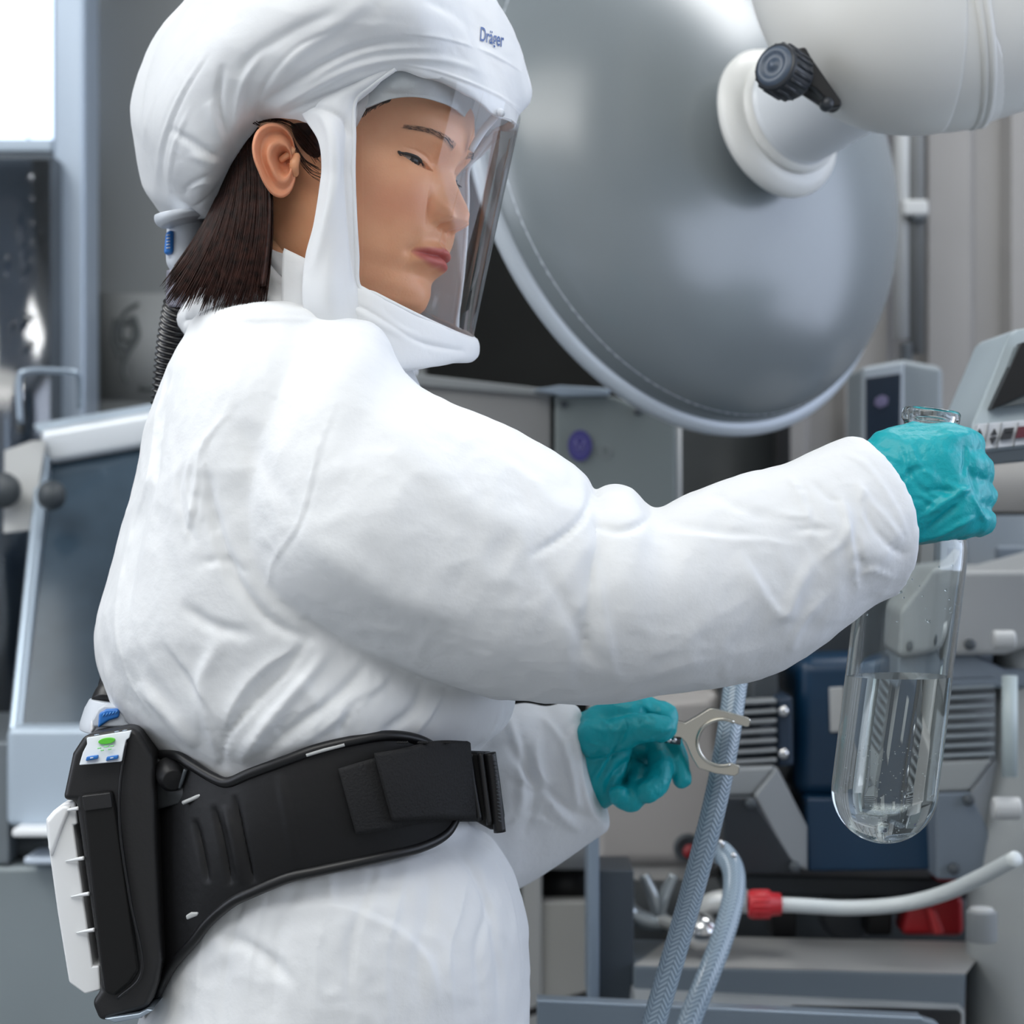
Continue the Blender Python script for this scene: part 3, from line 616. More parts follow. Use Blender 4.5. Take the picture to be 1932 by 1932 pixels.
# ------------------------------------------------------------------ head
HS, HC = 1.057, np.array([-.14389, 1.82, 1.49667])
def rz(a): c, s = math.cos(a), math.sin(a); return np.array([[c, -s, 0], [s, c, 0], [0, 0, 1]])
def ry(a): c, s = math.cos(a), math.sin(a); return np.array([[c, 0, s], [0, 1, 0], [-s, 0, c]])
def rx(a): c, s = math.cos(a), math.sin(a); return np.array([[1, 0, 0], [0, c, -s], [0, s, c]])
HR = rz(-.43907)@ry(.15889)@rx(-.12774)@np.array([[0, 1, 0], [1, 0, 0], [0, 0, 1.]])
def hw(p): return HC+HS*(np.asarray(p, float)@HR.T)
Z = [-.104, -.098, -.092, -.084, -.072, -.060, -.050, -.040, -.026, -.012, .0, .014, .026, .040, .056, .075, .092, .106, .117, .124]
YFr = [.048, .064, .081, .0905, .0935, .0925, .0965, .0970, .0985, .0980, .0965, .0950, .0935, .0990, .1010, .0975, .0850, .063, .036, .0]
YBk = [.010, -.005, -.012, -.02, -.028, -.038, -.046, -.054, -.064, -.071, -.077, -.082, -.085, -.087, -.086, -.080, -.070, -.056, -.036, -.0]
WW = [.012, .024, .0335, .0425, .0505, .0555, .0590, .0615, .0645, .0670, .0690, .0705, .0715, .0730, .0740, .0715, .0640, .0520, .034, .002]
YM = [.040, .036, .030, .020, .006, -.004, -.008, -.010, -.012, -.012, -.012, -.012, -.012, -.010, -.008, -.006, -.004, -.002, 0, 0]
EX = [2, 2, 2, 2.05, 2.1, 2.15, 2.2, 2.25, 2.3, 2.3, 2.3, 2.3, 2.3, 2.25, 2.2, 2.1, 2, 2, 2, 2]
def head_mesh():
    nz, nt = 330, 520
    zz = np.linspace(Z[0], Z[-1], nz); zz = Z[0]+(Z[-1]-Z[0])*np.linspace(0, 1, nz)
    prm = [np.interp(zz, Z, q) for q in (YFr, YBk, WW, YM, EX)]
    k = np.hanning(15); k /= k.sum()
    prm = [np.convolve(np.pad(q, 7, 'edge'), k, 'valid') for q in prm]
    s = np.linspace(-1, 1, nt, endpoint=False); th = np.pi*(s*.42+.58*s**3)   # dense at the face
    V = np.zeros((nz, nt, 3))
    for i in range(nz):
        yf, yb, w_, ym, e = [q[i] for q in prm]
        c, sn = np.cos(th), np.sin(th); r = (abs(sn)**e+abs(c)**e)**(-1/e)
        r2 = 1.0
        x = np.where(c > 0, sn*r, sn*r2)*w_; y = ym+np.where(c > 0, c*r*(yf-ym), c*r2*(ym-yb))
        V[i, :, 0] = x; V[i, :, 1] = y; V[i, :, 2] = zz[i]
    v = V.reshape(-1, 3); x, y, z = v.T.copy(); ax = abs(x); front = np.clip((y-.03)/.03, 0, 1)
    G = lambda u, c, s_: np.exp(-((u-c)/s_)**2)
    d = np.zeros(len(v))
    d += .0035*G(ax, .044, .020)*G(z, -.004, .018)                       # cheek bone
    d += .0030*G(ax, .030, .016)*G(z, -.030, .018)                       # cheek
    d -= .0045*G(ax, .029, .017)*G(z, .027, .011)                        # socket
    d -= .0040*G(ax, .015, .007)*G(z, .024, .010)
    d += .0022*G(ax, .026, .020)*G(z, .043, .007)                        # brow
    zn = [-.030, -.0225, -.0200, -.0175, -.0125, -.0065, .000, .008, .016, .023, .032, .042, .06]
    hn = [0, .0010, .0080, .0150, .0195, .0200, .0168, .0112, .0062, .0036, .0028, .0016, 0]
    sn_ = [.008, .009, .0108, .0118, .0124, .0120, .0098, .0080, .0076, .0078, .0088, .011, .012]
    N = np.interp(z, zn, hn); Sg = np.interp(z, zn, sn_)
    d += N*np.exp(-(ax/Sg)**2.0)
    d += .0092*G(ax, .0150, .0050)*np.exp(-((z+.0115)/.0068)**2)  # wings
    d -= .0055*G(ax, .0218, .0028)*G(z, -.010, .010)                     # alar crease
    d -= .0075*G(ax, .0078, .0038)*G(z, -.0190, .0028)                   # nostrils
    d -= .0012*G(ax, 0, .0035)*G(z, -.028, .006)                         # philtrum
    d += .0011*G(ax, .0055, .0025)*G(z, -.028, .006)
    lw = np.clip(1-(ax/.0255)**2, 0, 1)**.7
    zc = -.0430+.0012*G(ax, 0, .006)-.0018*(ax/.025)**2
    up, lo = z-zc, zc-z
    d += .0072*lw*np.exp(-((up-.0042)/.0046)**2)*(1-.18*G(ax, 0, .003))
    d += .0078*lw*np.exp(-((lo-.0054)/.0052)**2)
    d -= .0046*np.clip(1-(ax/.0265)**4, 0, 1)*np.exp(-(up/.0013)**2)
    d -= .0028*G(ax, .0275, .004)*G(z, -.045, .005)
    d -= .0020*G(ax, 0, .018)*G(z, -.0605, .005)
    d += .0030*G(ax, 0, .016)*G(z, -.080, .011)                          # chin
    y = y+d*front
    # lids over the eyeballs, opening pushed in
    E = np.array([.0305, .0688, .0238]); Rl = .0137
    dx, dz = ax-E[0], z-E[2]; rr = Rl**2-dx**2-(dz*1.05)**2
    lid = E[1]+np.sqrt(np.clip(rr, 0, None)); k_ = .0016
    hh = np.clip(.5+.5*(lid-y)/k_, 0, 1); mix = y*(1-hh)+lid*hh+k_*hh*(1-hh)
    y = np.where((rr > 0) & (front > .3), mix, y)
    t = (ax-.0150)/.0325                                                # inner 0 .. outer 1
    tc = np.clip(t, 0, 1)
    base = .0196+.0050*tc                                               # line through the corners
    upm = base+.0028*np.sin(np.pi*tc)**.8; lom = base-.0032*np.sin(np.pi*tc)
    inn = (t > 0) & (t < 1) & (front > .3)
    op = np.clip((upm-z)/.0006, 0, 1)*np.clip((z-lom)/.0006, 0, 1)*inn
    y = y-op*.0042
    y = y-.0009*inn*np.exp(-((z-(upm+.0042))/.0009)**2)*np.sin(np.pi*tc)   # fold above the lid
    v = np.stack([x, y, z], 1)
    # masks: lips, brows
    lip = lw**.5*np.where(z > zc, np.clip(1.25-(up/(.0068*(1-.45*(ax/.0255)**1.5)+1e-4))**2, 0, 1), np.clip(1.25-(lo/(.0098*np.sqrt(np.clip(1-(ax/.0255)**2, 1e-3, 1))+1e-4))**2, 0, 1))*(ax < .0255)*front
    lip = np.clip(lip*1.5, 0, 1)
    tb = (ax-.011)/.040; zb = .0405+.0075*np.sin(np.clip(tb, 0, 1)*2.0)-.004*np.clip(tb, 0, 1)
    brow = np.clip(1.3-((z-zb)/(.0036*(1-.55*np.clip(tb, 0, 1))))**2, 0, 1)*(tb > 0)*(tb < 1)*front
    cav = np.exp(-((ax-.007)/.0032)**2-((z+.0225)/.0022)**2)*front
    f = grid_faces(nz, nt, True); n = len(v)
    v = np.concatenate([v, [[0, 0, Z[-1]+.001]]]); f += [((nz-1)*nt+j, (nz-1)*nt+(j+1) % nt, n) for j in range(nt)]
    cheek = np.exp(-((ax-.042)/.02)**2-((z+.012)/.018)**2)*front
    m = np.stack([np.append(lip, 0), np.append(brow, 0), np.append(cheek, 0)], 1)
    return hw(v), f, m
hv, hf, hm = head_mesh()
# ear, laid out from the outline of the near ear
def ear():
    out = [(553, 262), (541, 243), (524, 233), (502, 234), (484, 248), (476, 272), (478, 298), (488, 325), (500, 350), (515, 368), (532, 373), (547, 364), (556, 345), (560, 320), (560, 295)]
    c = np.array([541, 309.]); o = cr(np.array(out, float), 120, True)
    prof_s = [0, .12, .25, .36, .46, .56, .66, .76, .85, .92, .97, 1.0, 1.005, .99, .93]
    prof_h = [-12, -11.5, -9, -1, 5.5, 6.5, 3.0, 1.0, 5.5, 8.5, 8, 4.5, 0, -5, -8]       # mm towards the camera
    rows = []
    for s_, h in zip(prof_s, prof_h):
        row = []
        for k, q in enumerate(o):
            p = c+(q-c)*s_; a = k/120
            back = np.clip((560-p[0])/84, 0, 1)                 # rear edge stands off the head
            hh = h
            ang = math.atan2(q[1]-c[1], q[0]-c[0])
            fr = max(0, math.cos(ang))                             # front of the ear: no helix
            lobe = max(0, math.sin(ang))**3
            hh = h*(1-.75*fr)*(1-.6*lobe)+(2.0*lobe if s_ > .3 else 0)
            if s_ < .35: hh = h*(1-.2*fr)
            row.append(P(p[0], p[1], 1.7300-.014*back-hh*.001*1.0+.012*(1-back)*s_))
        rows.append(row)
    v, f = patch(rows, 60, 120, True)
    n = len(v); v = np.concatenate([v, [v[:120].mean(0)]]); f += [(j, n, (j+1) % 120) for j in range(120)]
    return v, f
tragus = chain([(560, 296, 1.736, .0035), (555, 311, 1.7325, .0040), (556, 326, 1.737, .0035)], 6, 14)
crus = chain([(556, 280, 1.738, .0028), (546, 290, 1.7345, .0030), (532, 300, 1.736, .0028)], 6, 12)
neck = tube2([(480, 300, 600, 330, 1.835, .045), (490, 380, 618, 400, 1.83, .052), (480, 440, 622, 455, 1.825, .055), (462, 520, 610, 540, 1.82, .058), (430, 600, 640, 610, 1.82, .08), (400, 660, 700, 650, 1.82, .11), (360, 800, 760, 800, 1.82, .12), (330, 1100, 800, 1100, 1.82, .12), (380, 1400, 830, 1400, 1.82, .10), (330, 1900, 930, 1900, 1.82, .12), (330, 2300, 930, 2300, 1.82, .12)], 110, 64)
ev = ear()
parts = [(hv, hf), ev, tragus, crus, neck]
bme = vf_mesh(parts); body = None
bm_ = bmesh.new(); bm_.from_mesh(bme); bmesh.ops.recalc_face_normals(bm_, faces=bm_.faces); bm_.to_mesh(bme); bm_.free()
att = bme.attributes.new('marks', 'FLOAT_VECTOR', 'POINT'); a = np.zeros((len(bme.vertices), 3)); a[:len(hm)] = hm; a[len(hm):len(hm)+len(ev[0]), 2] = 1.0; att.data.foreach_set('vector', a.ravel())
M_skin = mat('skin', (214, 160, 128), .42, sss=.25, spec=.4)
nt = M_skin.node_tree; N = nt.nodes; L = nt.links; b = N['Principled BSDF']
at = N.new('ShaderNodeAttribute'); at.attribute_name = 'marks'; sp = N.new('ShaderNodeSeparateXYZ'); L.new(at.outputs['Vector'], sp.inputs[0])
tc = N.new('ShaderNodeTexCoord'); n1 = N.new('ShaderNodeTexNoise'); n1.inputs['Scale'].default_value = 45; n1.inputs['Detail'].default_value = 6; L.new(tc.outputs['Object'], n1.inputs['Vector'])
def mixc(fac, A, B):
    m = N.new('ShaderNodeMix'); m.data_type = 'RGBA'
    for s_, v in (('Factor', fac), ('A', A), ('B', B)):
        if isinstance(v, tuple): m.inputs[s_].default_value = lin(v)+(1,)
        elif isinstance(v, float): m.inputs[s_].default_value = v
        else: L.new(v, m.inputs[s_])
    return m.outputs['Result']
def mul(a_, k):
    m = N.new('ShaderNodeMath'); m.operation = 'MULTIPLY'; m.use_clamp = True; L.new(a_, m.inputs[0]); m.inputs[1].default_value = k; return m.outputs[0]
c0 = mixc(n1.outputs['Fac'], (240, 182, 142), (222, 156, 116))
c1 = mixc(mul(sp.outputs[2], .45), c0, (198, 122, 96))
c2 = mixc(mul(sp.outputs[0], .85), c1, (190, 92, 94))
c3 = mixc(mul(sp.outputs[1], .38), c2, (52, 38, 34))
L.new(c3, b.inputs['Base Color'])
n2 = N.new('ShaderNodeTexNoise'); n2.inputs['Scale'].default_value = 500; L.new(tc.outputs['Object'], n2.inputs['Vector'])
bp = N.new('ShaderNodeBump'); bp.inputs['Strength'].default_value = .25; bp.inputs['Distance'].default_value = .0006; L.new(n2.outputs['Fac'], bp.inputs['Height']); L.new(bp.outputs[0], b.inputs['Normal'])
body = new_obj('body', bme, M_skin, person)
# eyes and lashes
M_eye = mat('eye_white_shaded', (170, 150, 138), .15); M_iris = mat('iris_dark', (34, 22, 18), .08); M_lash = mat('lash_black', (18, 14, 14), .6)  # eye white darkened: shade put into its base colour
for sx in (-1, 1):
    E = np.array([.0305*sx, .0688, .0238])
    ball = revolve([(.0001, -.0126)]+[(.0126*math.sin(q), -.0126*math.cos(q)) for q in np.linspace(.1, 3.04, 24)], (0, 0, 0), (0, 1, 0), 32)
    e = part('eye', (hw(ball[0]+E), ball[1]), M_eye, body)
    g = Vector((0, .96, -.20)).normalized()
    ir = revolve([(.0001, .01315), (.0035, .0130), (.0072, .0116), (.0076, .0100)], (0, 0, 0), g, 28)
    part('iris', (hw(ir[0]+E), ir[1]), M_iris, e)
    def margin(t, up):
        base = .0196+.0050*t; z = base+(.0028*max(math.sin(math.pi*t), 0)**.8 if up else -.0032*math.sin(math.pi*t))
        xx = .0150+.0325*t; dx, dz = xx-.0305, (z-.0238)*1.05
        return np.array([sx*xx, .0688+math.sqrt(max(.0139**2-dx*dx-dz*dz, .004**2)), z])
    ln = [hw(margin(t, True)+[0, .0001, -.0003]) for t in np.linspace(.02, 1.0, 24)]
    lash = [pipe(ln, np.interp(np.linspace(0, 1, 24), [0, .3, 1], [.0004, .00095, .0012]), 8)]
    for t in np.linspace(.15, 1.0, 34):
        p0 = margin(t, True)+[0, 0, -.0003]; dv = np.array([sx*(.001+.0035*(t-.3)), .0045, -.0036]); 
        lash.append(pipe([hw(p0), hw(p0+dv*.5+[0, 0, -.0006]), hw(p0+dv+[0, .0004, .0002])], [.00022, .00016, .00006], 5, n=6))
    part('eyelash', lash, M_lash, body)
# brow hairs
for sx in (-1, 1):
    hs = []
    for _ in range(110):
        tb = rng.rand(); x = .012+.038*tb; z = .0405+.0075*math.sin(tb*2.0)-.004*tb+(rng.rand()-.5)*.0055*(1-.5*tb)
        i = np.argmin((np.abs(np.abs(zz0[:, 0])-x)+np.abs(zz0[:, 2]-z)+(zz0[:, 1] < .04))) if False else None
        w_ = np.interp(z, Z, WW); e_ = 2.25; yy = np.interp(z, Z, YM)+(np.interp(z, Z, YFr)-np.interp(z, Z, YM))*(1-(x/w_)**e_)**(1/e_)+.0022*math.exp(-((x-.026)/.02)**2-((z-.043)/.007)**2)
        p0 = np.array([sx*x, yy-.0004, z]); d_b = np.array([sx*.0042, -.0008-.02*x, .0022-.0035*tb])
        hs.append(pipe([hw(p0), hw(p0+d_b*.5+[0, .0007, 0]), hw(p0+d_b)], [.00013, .00012, .00005], 4, n=5))
    part('eyebrow', hs, M_lash, body)

# ------------------------------------------------------------------ hair
M_hair = mat('hair_dark_brown', (40, 21, 16), .4, spec=.16, var=.75, vscale=170)
def hair_surface(u, v_):
    # u 0 back .. 1 front edge, v 0 top .. 1 tips
    top = cr([(425, 318), (436, 285), (452, 262), (470, 245), (488, 240)], 50); bot = cr([(318, 520), (335, 560), (390, 566), (445, 569), (500, 570)], 50)
    mid = cr([(388, 412), (410, 410), (440, 405), (480, 400), (514, 375)], 50)
    i = u*49; g = lambda q: np.array([np.interp(i, range(50), q[:, 0]), np.interp(i, range(50), q[:, 1])])
    a_, m_, b_ = g(top), g(mid), g(bot)
    p = (1-v_)**2*a_+2*v_*(1-v_)*(2*m_-.5*a_-.5*b_)+v_**2*b_
    Y = 1.752-.012*math.sin(math.pi*min(v_, .95))+.050*(1-u)**2-.030*v_**2
    return p, Y
rows = []
for v_ in np.linspace(0, .93, 10):
    r = [P(*hair_surface(u, v_)[0], hair_surface(u, v_)[1]+.004) for u in np.linspace(0, 1, 9)]
    r2 = [P(*hair_surface(u, v_)[0], 1.90-(hair_surface(u, v_)[1]-1.76)*.5) for u in np.linspace(1, 0, 5)]
    rows.append(r+r2)
hb = patch(rows, 40, 60, True)
n = len(hb[0]); hb = (np.concatenate([hb[0], [hb[0][:60].mean(0)], [hb[0][-60:].mean(0)]]), hb[1]+[(j, n, (j+1) % 60) for j in range(60)]+[(39*60+j, n+1, 39*60+(j+1) % 60) for j in range(60)])
hair = part('hair', hb, M_hair, person)
hs = []
for k in range(1500):
    u = rng.rand(); cl = (rng.rand()-.5); vend = .91+.15*rng.rand()**2+(.03*math.sin(u*40)); dep = rng.rand()*.006-.004
    du = cl*.07; v0 = rng.rand()*.12 if rng.rand() < .8 else rng.rand()*.5
    pts = []
    for s_ in np.linspace(v0, vend, 9):
        uu = np.clip(u+du*s_**2, 0, 1)+(.012*math.sin(s_*7+u*60))*s_
        if s_ > 1: p, Y = hair_surface(uu, 1.0); q, _ = hair_surface(uu, .96); p = p+(p-q)*(s_-1)/.04
        else: p, Y = hair_surface(uu, s_)
        pts.append(P(p[0]+cl*6*s_**4, p[1], Y+dep))
    hs.append(pipe(pts, [.00045]*7+[.00035, .00012], 4, n=14, cap=False))
for path in ([(488, 232), (520, 226), (552, 236), (580, 262), (603, 292)], [(497, 226), (540, 232), (572, 262), (600, 300)], [(552, 262), (566, 300), (584, 325), (604, 336)], [(556, 270), (575, 300), (603, 318)], [(560, 262), (590, 290), (604, 296)], [(490, 236), (480, 230), (474, 216), (500, 212)]):
    for _ in range(9):
        j = rng.randn(2)*3.5
        hs.append(pipe([P(x+j[0]*q, y+j[1]*q, 1.737-.004*q) for q, (x, y) in zip(np.linspace(.3, 1.4, len(path)), path)], .00018, 4, n=16, cap=False))
part('hair_strand', hs, M_hair, hair)['kind'] = 'stuff'
tp = tube2([(548, 238, 612, 240, 1.762, .018), (556, 262, 618, 268, 1.760, .019), (572, 290, 622, 296, 1.762, .018), (590, 308, 622, 312, 1.764, .014), (604, 320, 620, 322, 1.766, .008)], 24, 24)
part('temple_hair', tp, M_hair, hair)

# ------------------------------------------------------------------ coverall
torso = tube2([
 (432, 575, 560, 565, 1.82, .05), (372, 606, 690, 598, 1.82, .112), (352, 640, 735, 640, 1.82, .125), (322, 700, 775, 700, 1.82, .15), (291, 790, 810, 790, 1.82, .165),
 (268, 900, 835, 900, 1.82, .17), (240, 1000, 850, 1000, 1.82, .172), (211, 1100, 865, 1100, 1.82, .172), (189, 1185, 890, 1180, 1.82, .170), (195, 1255, 935, 1240, 1.82, .165),
 (224, 1320, 966, 1310, 1.82, .16), (262, 1375, 948, 1365, 1.82, .150), (296, 1425, 905, 1405, 1.82, .140), (318, 1500, 870, 1480, 1.82, .132), (322, 1580, 880, 1560, 1.82, .136),
 (318, 1660, 935, 1600, 1.82, .146), (306, 1760, 980, 1690, 1.82, .155), (296, 1850, 993, 1800, 1.82, .162), (266, 1935, 996, 1932, 1.82, .166), (250, 2100, 996, 2100, 1.82, .17), (260, 2300, 990, 2300, 1.82, .16)], 130, 72)
armR = tube2([
 (540, 598, 400, 960, 1.76, .075), (640, 598, 425, 1040, 1.735, .085), (718, 618, 450, 1095, 1.72, .092), (768, 705, 500, 1152, 1.71, .098), (830, 752, 610, 1200, 1.70, .10), (930, 795, 760, 1256, 1.70, .10),
 (1020, 842, 890, 1305, 1.70, .096), (1085, 883, 1000, 1326, 1.70, .09), (1112, 908, 1070, 1332, 1.70, .084), (1116, 935, 1120, 1330, 1.70, .06)], 80, 64)
foreR = tube2([
 (1060, 1010, 980, 1300, 1.70, .05), (1108, 958, 1040, 1326, 1.70, .07), (1118, 936, 1080, 1331, 1.70, .078), (1146, 915, 1120, 1328, 1.70, .082), (1188, 920, 1170, 1321, 1.70, .082), (1236, 960, 1240, 1309, 1.70, .076), (1300, 932, 1335, 1298, 1.70, .072),
 (1400, 897, 1430, 1280, 1.705, .066), (1480, 878, 1510, 1243, 1.71, .062), (1545, 855, 1580, 1190, 1.715, .058), (1598, 828, 1640, 1144, 1.72, .052, 30, 0), (1609, 826, 1692, 1122, 1.725, .048, 52, -14)], 90, 64)
upL = tube2([(640, 640, 560, 900, 1.92, .06), (760, 720, 640, 1000, 1.94, .065), (840, 900, 680, 1100, 1.95, .065), (870, 1100, 700, 1300, 1.95, .062), (880, 1250, 740, 1550, 1.94, .06), (930, 1330, 860, 1710, 1.93, .055)], 50, 40)
foreL = tube2([(850, 1370, 860, 1740, 1.93, .055), (930, 1345, 930, 1700, 1.93, .058), (985, 1338, 988, 1662, 1.93, .055), (1030, 1345, 1050, 1624, 1.93, .05), (1066, 1337, 1112, 1584, 1.93, .045, -8, 0), (1083, 1337, 1146, 1560, 1.93, .042, -24, 0)], 60, 56)
legs = []
for sx, yy in ((-.245, 1.82-.075), (-.06, 1.82+.075)):
    legs.append(pipe([(-.16, yy, .66), (-.155+.0*sx, yy, .5), (-.15, yy, .3), (-.15, yy, .09)], [.11, .095, .085, .075], 32, n=24))
    legs.append(pipe([(-.21, yy, .045), (-.12, yy, .045), (-.02, yy, .04), (.03, yy, .032)], [.04, .045, .04, .028], 24, n=16))
cme = fuse([torso, armR, foreR, upL, foreL]+legs, .0034, 5, .5)
shf = lambda v: np.where(v[:, 2] > .5, 1.0, .2)
def gz(v, L_):
    px = 966+F*v[:, 0]/v[:, 1]; py = 966-F*(v[:, 2]-CZ)/v[:, 1]; h = np.full(len(v), .16)
    for x, y, rx_, ry_, k in L_: h += k*np.exp(-((px-x)/rx_)**2-((py-y)/ry_)**2)
    return h*shf(v)
MK = [(1600, 1020, 100, 130, 1.1), (1180, 1080, 130, 200, .3), (370, 950, 110, 140, 1.0), (520, 1340, 330, 90, 1.3), (620, 1780, 330, 140, .7), (1030, 1470, 100, 140, 1.3)]
crinkle(cme, 6.5, .0048, 3, (1, 1, .7), lambda v: gz(v, MK)); crinkle(cme, 15, .0020, 8, (1, 1, .8), lambda v: gz(v, MK))
crinkle(cme, 26, .0009, 11, (1, 1, .8), shf); crinkle(cme, 58, .0003, 14, (1, 1, .8), shf)
# folds of the cloth: sleeve (near), torso, far sleeve
S_arm = [
 ([(1113, 900), (1114, 945), (1092, 985), (1050, 1020), (1000, 1050)], 6, -5, 'r'), ([(1236, 960), (1215, 985), (1170, 1000), (1120, 990)], 7, -4, 'r'),
 ([(1120, 960), (1122, 1040), (1135, 1130), (1150, 1230), (1166, 1290)], 22, 3, 'f'), ([(1020, 1060), (1060, 1130), (1110, 1220), (1150, 1280)], 16, -2.4, 'r'), ([(1160, 1288), (1240, 1270), (1320, 1250)], 14, 1.8, 'r'),
 ([(1240, 1003), (1330, 1010), (1430, 1018), (1520, 1030)], 5, 1.6, 'f'), ([(1250, 985), (1340, 1000), (1450, 1015)], 10, -2, 'r'), ([(1395, 1040), (1430, 1100), (1465, 1150), (1484, 1170)], 14, 3, 'f'), ([(1540, 1050), (1510, 1100), (1490, 1150), (1484, 1172)], 12, 3, 'r'),
 ([(1480, 890), (1510, 930), (1530, 985), (1535, 1020)], 5, 3, 'f'), ([(1530, 905), (1560, 935), (1590, 950)], 4, -2.4, 'r'), ([(1550, 985), (1500, 975), (1460, 970)], 4, 2, 'f'), ([(1480, 995), (1530, 1000), (1570, 1000)], 4, -2, 'r'),
 ([(1590, 950), (1605, 1000), (1612, 1060), (1620, 1120)], 3.5, 3, 'f'), ([(1608, 985), (1620, 1040), (1632, 1080)], 3.5, -2.6, 'r'), ([(1622, 905), (1640, 940), (1680, 985), (1712, 1030)], 4, 3, 'f'), ([(1620, 940), (1640, 985), (1680, 1030), (1712, 1050)], 5, -3, 'r'),
 ([(1590, 852), (1640, 885), (1690, 960), (1722, 1040)], 4, 1.6, 'r'), ([(1625, 1080), (1650, 1075), (1690, 1090)], 4, 2.4, 'f'), ([(1640, 1000), (1625, 960), (1622, 910)], 4, 2.2, 'r'), ([(1580, 930), (1600, 975), (1590, 1020), (1540, 1060)], 6, 2.5, 'r'),
 ([(640, 742), (600, 850), (565, 980), (515, 1060), (500, 1150)], 3, 1.3, 'r'), ([(648, 745), (608, 853), (573, 984), (523, 1064)], 4, -.9, 'r'), ([(480, 728), (540, 755), (600, 792)], 3, .8, 'r'),
 ([(560, 990), (640, 1060), (760, 1130), (900, 1170)], 34, 3.5, 'r'), ([(690, 720), (760, 830), (860, 930), (960, 990), (1060, 1000)], 34, 2.6, 'r'), ([(430, 770), (480, 860), (560, 960)], 26, -2.5, 'r'), ([(1018, 1080), (1018, 1200), (1020, 1320)], 3, .8, 'r'),
 ([(1560, 1120), (1510, 1180), (1490, 1230)], 8, 2, 'r'), ([(1330, 920), (1400, 960), (1480, 985)], 10, -1.6, 'r')]
S_tor = [
 ([(356, 640), (400, 618), (460, 604), (520, 602), (600, 606), (680, 622), (740, 650)], 3.5, 1.6), ([(560, 612), (640, 616), (720, 640), (800, 700), (880, 750)], 5, 1.6),
 ([(392, 890), (400, 960), (430, 1060), (470, 1130), (520, 1180), (600, 1210)], 10, -8), ([(330, 640), (300, 760), (280, 900), (245, 1020), (225, 1120), (222, 1200), (250, 1290), (290, 1350)], 6, 3.5), ([(340, 660), (310, 770), (292, 900), (262, 1020), (243, 1120), (240, 1200)], 8, -3),
 ([(440, 770), (385, 840), (375, 900), (365, 960), (350, 1020)], 5, 5), ([(372, 830), (352, 900), (360, 960), (378, 1015)], 4, 2.2), ([(395, 770), (388, 850), (385, 950), (374, 1020)], 4.5, 2.2), ([(350, 870), (338, 930), (350, 990), (372, 1030)], 4, -2),
 ([(590, 1200), (540, 1270), (480, 1330), (430, 1390), (420, 1460)], 9, -9), ([(620, 1225), (560, 1300), (500, 1370), (450, 1440)], 12, 7), ([(560, 1220), (490, 1270), (440, 1340), (425, 1420)], 10, 7), ([(700, 1245), (640, 1310), (560, 1370), (490, 1430)], 10, -6), ([(740, 1265), (690, 1320), (620, 1370), (560, 1410)], 12, 6), ([(800, 1290), (780, 1340), (720, 1385)], 9, -6), ([(840, 1300), (810, 1350), (780, 1390)], 9, 6), ([(960, 1330), (930, 1380), (900, 1410)], 7, 4), ([(470, 1090), (420, 1060), (370, 1070)], 8, -4), ([(420, 1200), (380, 1290), (400, 1380), (418, 1440)], 14, 5), ([(300, 1210), (360, 1290), (400, 1360), (415, 1430)], 14, -5), ([(260, 1290), (320, 1350), (370, 1410)], 14, 5), ([(560, 1270), (600, 1330), (590, 1400)], 8, 4), ([(340, 1140), (400, 1180), (480, 1200)], 12, -4), ([(520, 1400), (530, 1370), (560, 1340)], 5, -5), ([(640, 1390), (660, 1340), (720, 1300)], 6, -5)]
for k, (x, s_) in enumerate([(380, 1), (430, -1), (475, 1), (520, -1), (600, 1), (660, -1), (730, 1), (790, -1), (850, 1), (900, -1)]):
    S_tor.append(([(x+60-20*k % 50, 1640+(1-k % 3)*18-k*4), (x+20, 1720), (x, 1800), (x-14+k*3, 1932)], 6+k % 4*3, 2.4*s_))
S_tor += [([(500, 1680), (620, 1650), (740, 1630), (850, 1600)], 10, 5), ([(480, 1700), (640, 1690), (780, 1680)], 14, -4), ([(860, 1570), (915, 1600), (955, 1670), (975, 1760), (985, 1900)], 6, 4), ([(845, 1600), (890, 1640), (925, 1720), (940, 1820), (945, 1932)], 9, -4), ([(560, 1690), (700, 1730), (800, 1800), (830, 1900)], 16, 4), ([(400, 1760), (480, 1790), (560, 1860)], 14, -4)]
S_far = [([(955, 1345), (975, 1400), (985, 1480), (980, 1550)], 9, 6), ([(975, 1360), (1000, 1440), (1015, 1500), (990, 1580)], 8, -8), ([(1010, 1380), (1015, 1460), (1050, 1530), (1100, 1570)], 10, 6), ([(960, 1470), (1010, 1490), (1060, 1480)], 7, -6), ([(1020, 1350), (1060, 1400), (1080, 1470), (1090, 1540)], 7, 5), ([(1100, 1350), (1070, 1380), (1055, 1420)], 7, -5), ([(960, 1400), (990, 1450), (1040, 1500), (1110, 1545)], 8, -7), ([(950, 1560), (1000, 1540), (1060, 1560)], 8, 5), ([(1080, 1350), (1095, 1440), (1110, 1520), (1138, 1556)], 5, 3)]
cz_ = lambda S: [(q[0], q[1]*(.85 if i % 2 else .9), q[2]*(.62 if i % 2 else .85), 'f' if i % 2 else 'r') for i, q in enumerate(S)]
S_tor, S_far = cz_(S_tor), cz_(S_far)
strokes(cme, S_arm, (1.55, 1.74)); strokes(cme, S_tor, (1.63, 1.83)); strokes(cme, S_far, (1.84, 1.97))
coverall = new_obj('coverall', cme, M_suit, person)
sm = coverall.modifiers.new('s', 'SUBSURF'); sm.levels = sm.render_levels = 1

